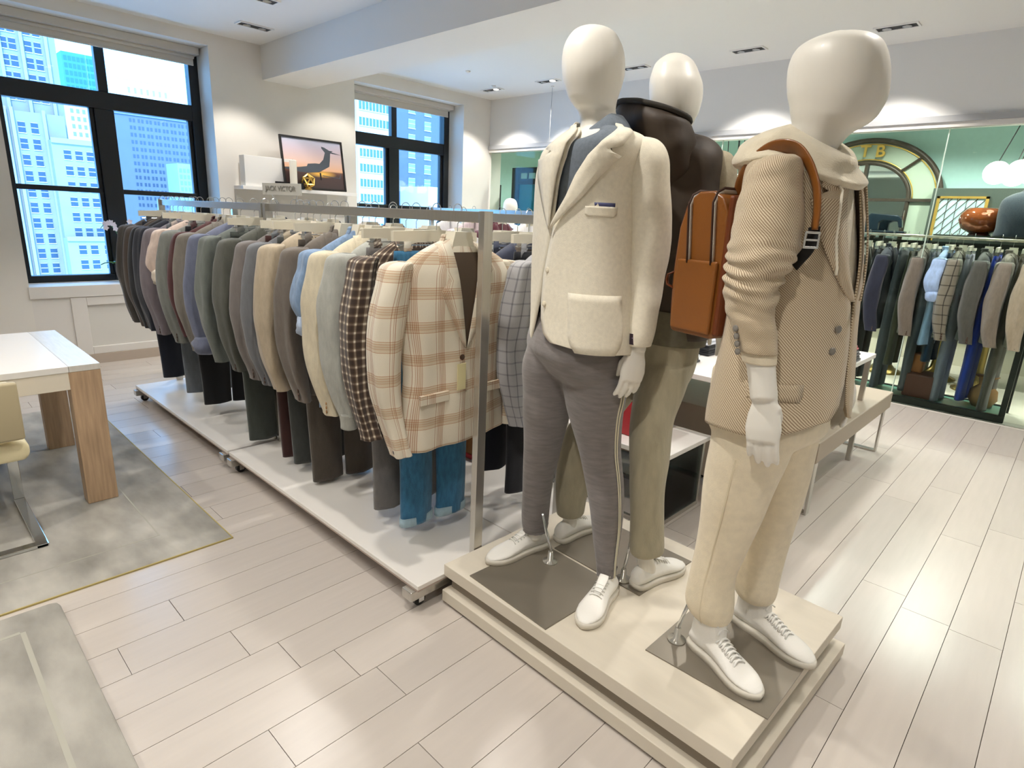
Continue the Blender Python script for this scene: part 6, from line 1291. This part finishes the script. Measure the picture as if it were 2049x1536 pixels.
pic('printed_strut', [(.575, .34), (.60, .34), (.60, .20), (.575, .20)], .0137, BLKM)
pic('printed_wing', [(.62, .30), (.90, .265), (.93, .36), (.94, .36), (.915, .25), (.62, .285)], .0137, JET)
t = thing('candle', (-6.40, 3.27, 1.70), 'white pillar candle in front of the jet picture', 'candle'); MB().lathe([(0, 0), (.038, 0), (.038, .285), (.03, .29), (0, .285)], (-6.375, 3.235, 1.7005), 20).build('wax', mat('candle_wax', 'efe9da', .5), t, smooth=False); MB().tube([(-6.375, 3.235, 1.985), (-6.375, 3.235, 2.0)], .0015, 5).build('wick', BLACK, t)
t = thing('gold_ornament', (-6.42, 3.43, 1.70), 'faceted gold ball ornament on the ledge', 'ornament')
bm = bmesh.new(); bmesh.ops.create_icosphere(bm, subdivisions=1, radius=.075); me = bpy.data.meshes.new('cage'); bm.to_mesh(me); bm.free(); me.transform(Matrix.Translation((-6.415, 3.42, 1.79)))
o = link('cage', me, GOLD, t, True, False); q = o.modifiers.new('w', 'WIREFRAME'); q.thickness = .02
MB().lathe([(.03, 0), (.045, .01), (.02, .03)], (-6.415, 3.42, 1.7005), 14).build('foot', GOLD, t)
t = thing('name_plaque', (-6.39, 3.2, 1.70), 'black plaque lettered JACK VICTOR on the ledge', 'sign')
box('plate', (-6.402, -6.392, 3.04, 3.36, 1.7005, 1.765), BLKM, t, .001)
text_mesh('lettering', 'JACK VICTOR', .034, .0006, (-6.3914, 3.20, 1.732), (0, 1, 0), (0, 0, 1), mat('white_letters', 'e8e6e2', .5), t, bold=.0012, spacing=1.1)
t = thing('rail_sign', (-3.14, 1.55, 1.52), 'clear acrylic sign reading JACK VICTOR standing on the rack rail', 'sign')
box('holder', (-3.20, -3.175, 1.47, 1.63, 1.565, 1.612), mat('acrylic_grey', 'c8c6bf', .25), t, .003) if False else None
ax2 = Vector((.95, .31, 0)).normalized()
plate(t, 'sign_face', mat('acrylic_grey', 'bcbab3', .3), Vector((-3.14, 1.53, 1.592)), ax2, (0, 0, 1), .26, .058, .014)
tm_ = text_mesh('lettering', 'JACK VICTOR', .034, .0004, (-3.14 + .015 * ax2.y, 1.53 - .0165, 1.594), tuple(ax2), (0, 0, 1), mat('grey_letters', '8b8981', .5), t, bold=.0006)
for q in (-.09, .09): MB().tube([(-3.14 + ax2.x * q, 1.537 + ax2.y * q, 1.565), (-3.14 + ax2.x * q, 1.545 + ax2.y * q * .3, 1.518)], .0025, 6).build('stem', CHROME, t)

t = thing('ceiling_cable', (-5.27, 6.1, ZC), 'thin cable hanging from the ceiling in front of the glass wall', 'cable')
MB().tube([(-5.27, 6.1, ZC), (-5.275, 6.1, 2.42)], .003, 6).build('wire', mat('cable_grey', '9b9b9b', .5), t)
MB().lathe([(.02, 0), (.02, -.012), (0, -.015)], (-5.27, 6.1, ZC), 12).build('ceiling_plug', CEIL, t)

# ------------------------------------------------------------------ orchid on the left sill
t = thing('orchid', (-6.74, 1.62, .735), 'white orchid in a pale pot on the left window sill', 'plant')
MB().lathe([(0, 0), (.045, 0), (.06, .13), (.062, .14), (.05, .14), (.0, .12)], (-6.74, 1.66, .736), 20).build('pot', mat('pale_blue_pot', 'c3d3ee', .3), t, smooth=True)
LEAF = mat('orchid_leaf', '4f7a2c', .35)
for a, L_ in ((200, .19), (250, .2), (20, .14), (110, .13), (320, .12)):
    g_ = MB(); P = []; A_ = math.radians(a); d = Vector((math.cos(A_), math.sin(A_), 0)); s_ = Vector((-d.y, d.x, 0))
    for i in range(7):
        k = i / 6; c_ = Vector((-6.74, 1.66, .87)) + d * L_ * k + Vector((0, 0, .05 * math.sin(k * 2.6))); w_ = .026 * math.sin(PI * min(.97, k * .85 + .1)); P.append([c_ - s_ * w_ + Vector((0, 0, .006)), c_, c_ + s_ * w_ + Vector((0, 0, .006))])
    g_.grid(P); g_.build('leaf', LEAF, t, smooth=True, solid=.003)
PET = mat('orchid_petal', 'efe8f2', .5); random.seed(5)
for (tx, ty) in ((0, -.15), (0.02, .09)):
    pts = [(-6.74, 1.66, .87), (-6.735, 1.655 + ty * .05, 1.02), (-6.72, 1.66 + ty * .3, 1.2), (-6.70, 1.66 + ty * .8, 1.29), (-6.68, 1.66 + ty * 1.2, 1.24)]
    st_ = MB().tube(interp(pts, 4), .003, 6).build('stem', LEAF, t, smooth=True)
    for k in range(6):
        c_ = Vector(interp(pts, 4)[9 + k if 9 + k < 17 else 16]) + Vector((.015, random.uniform(-.02, .02), random.uniform(-.03, .02)))
        f_ = MB()
        for j in range(5):
            a = 2 * PI * j / 5 + k; dd = Vector((.15, math.cos(a), math.sin(a))); ss = Vector((0, -math.sin(a), math.cos(a)))
            f_.add([c_, c_ + dd * .014 + ss * .011, c_ + dd * .028, c_ + dd * .014 - ss * .011], [(0, 1, 2, 3)])
        f_.build('blossom', PET, t, solid=.001)

# ------------------------------------------------------------------ far mannequin by the glass wall and a rack beside it
mf = thing('mannequin', (-5.42, 5.6, 0), 'distant egg-headed mannequin in a pale blue shirt by the glass wall', 'mannequin')
b = MB(); X0, Y0 = -5.42, 5.6; dzf = -.36
loft(b, [(X0, Y0, q[2] + dzf + .02, q[3] * 1.05, q[4] * 1.0, -70) for q in M1H], 2, 24)
loft(b, [(X0, Y0, z, a, c_, -70) for z, a, c_ in ((1.42, .06, .05), (1.38, .15, .09), (1.33, .18, .11), (1.0, .15, .1), (.8, .16, .11), (.75, .14, .1))], 3, 24)
for s in (-1, 1): b.tube([(X0 + s * .09, Y0, .78), (X0 + s * .1, Y0, .4), (X0 + s * .1, Y0, .03)], [.075, .055, .04], 12); b.tube([(X0 + s * .2, Y0 - .02, 1.33), (X0 + s * .22, Y0 - .02, 1.05), (X0 + s * .2, Y0 - .06, .8)], [.045, .04, .03], 10)
voxel(b, 'body', MANN, mf, .009, 3)
sh_ = MB(); sh_.grid(rgrid([(X0, Y0, z, a, c_, -70) for z, a, c_ in ((1.425, .075, .065), (1.39, .17, .105), (1.34, .20, .125), (1.0, .175, .12), (.74, .19, .135))], 4, 28), True, False); sh_.build('shirt', C('ice_blue_cotton', 'b8cdf0', amt=.05), mf, smooth=True, solid=.004)
for s in (-1, 1):
    sv = MB(); loft(sv, [(X0 + s * .2, Y0 - .02, 1.37, .05, .05, -70), (X0 + s * .225, Y0 - .02, 1.05, .052, .052, -70), (X0 + s * .205, Y0 - .05, .85, .042, .042, -70)], 3, 18, 0, 2, None, False); sv.build('sleeve', C('ice_blue_cotton', 'b8cdf0'), mf, smooth=True)
    sv = MB(); loft(sv, [(X0 + s * .09, Y0, .80, .10, .10, -70), (X0 + s * .1, Y0, .4, .08, .08, -70), (X0 + s * .1, Y0, .06, .07, .07, -70)], 3, 18, 0, 2, None, False); sv.build('trouser_leg', C('navy_rear', '232a3d'), mf, smooth=True)
quad([(X0 - .2, Y0 - .2), (X0 + .2, Y0 - .2), (X0 + .2, Y0 + .2), (X0 - .2, Y0 + .2)], 0, .006, 'base_plate', STEELP, mf)
t = rack(-5.0, -3.0, 3.75, 4.25, 4.0, 'slim cream-railed clothes rack far back, in front of the second window', 1.57)
GC = 'garments on the far back rack'
for i, (k_, x, mt, lab) in enumerate((('shirt', -4.7, C('white_poplin', 'e8e6e4'), 'white shirt on the far back rack, window end'), ('shirt', -4.35, C('pink_stripe', 'd9c6c8'), 'pink shirt on the far back rack'), ('jacket', -4.0, C('claret', '5b2530'), 'claret jacket on the far back rack'), ('shirt', -3.65, C('white_poplin', 'e8e6e4'), 'white shirt in the middle of the far back rack'), ('jacket', -3.3, C('navy_rear', '232a3d'), 'navy jacket at the near end of the far back rack'))):
    garment(k_, x, 4.0, 1.57, mt, lab, GC, seed=70 + i, cuff=.8, buttons=False); hanger(x, 4.0, 1.57, 'jacket', 'hanger of the ' + lab, 'hangers on the far back rack')
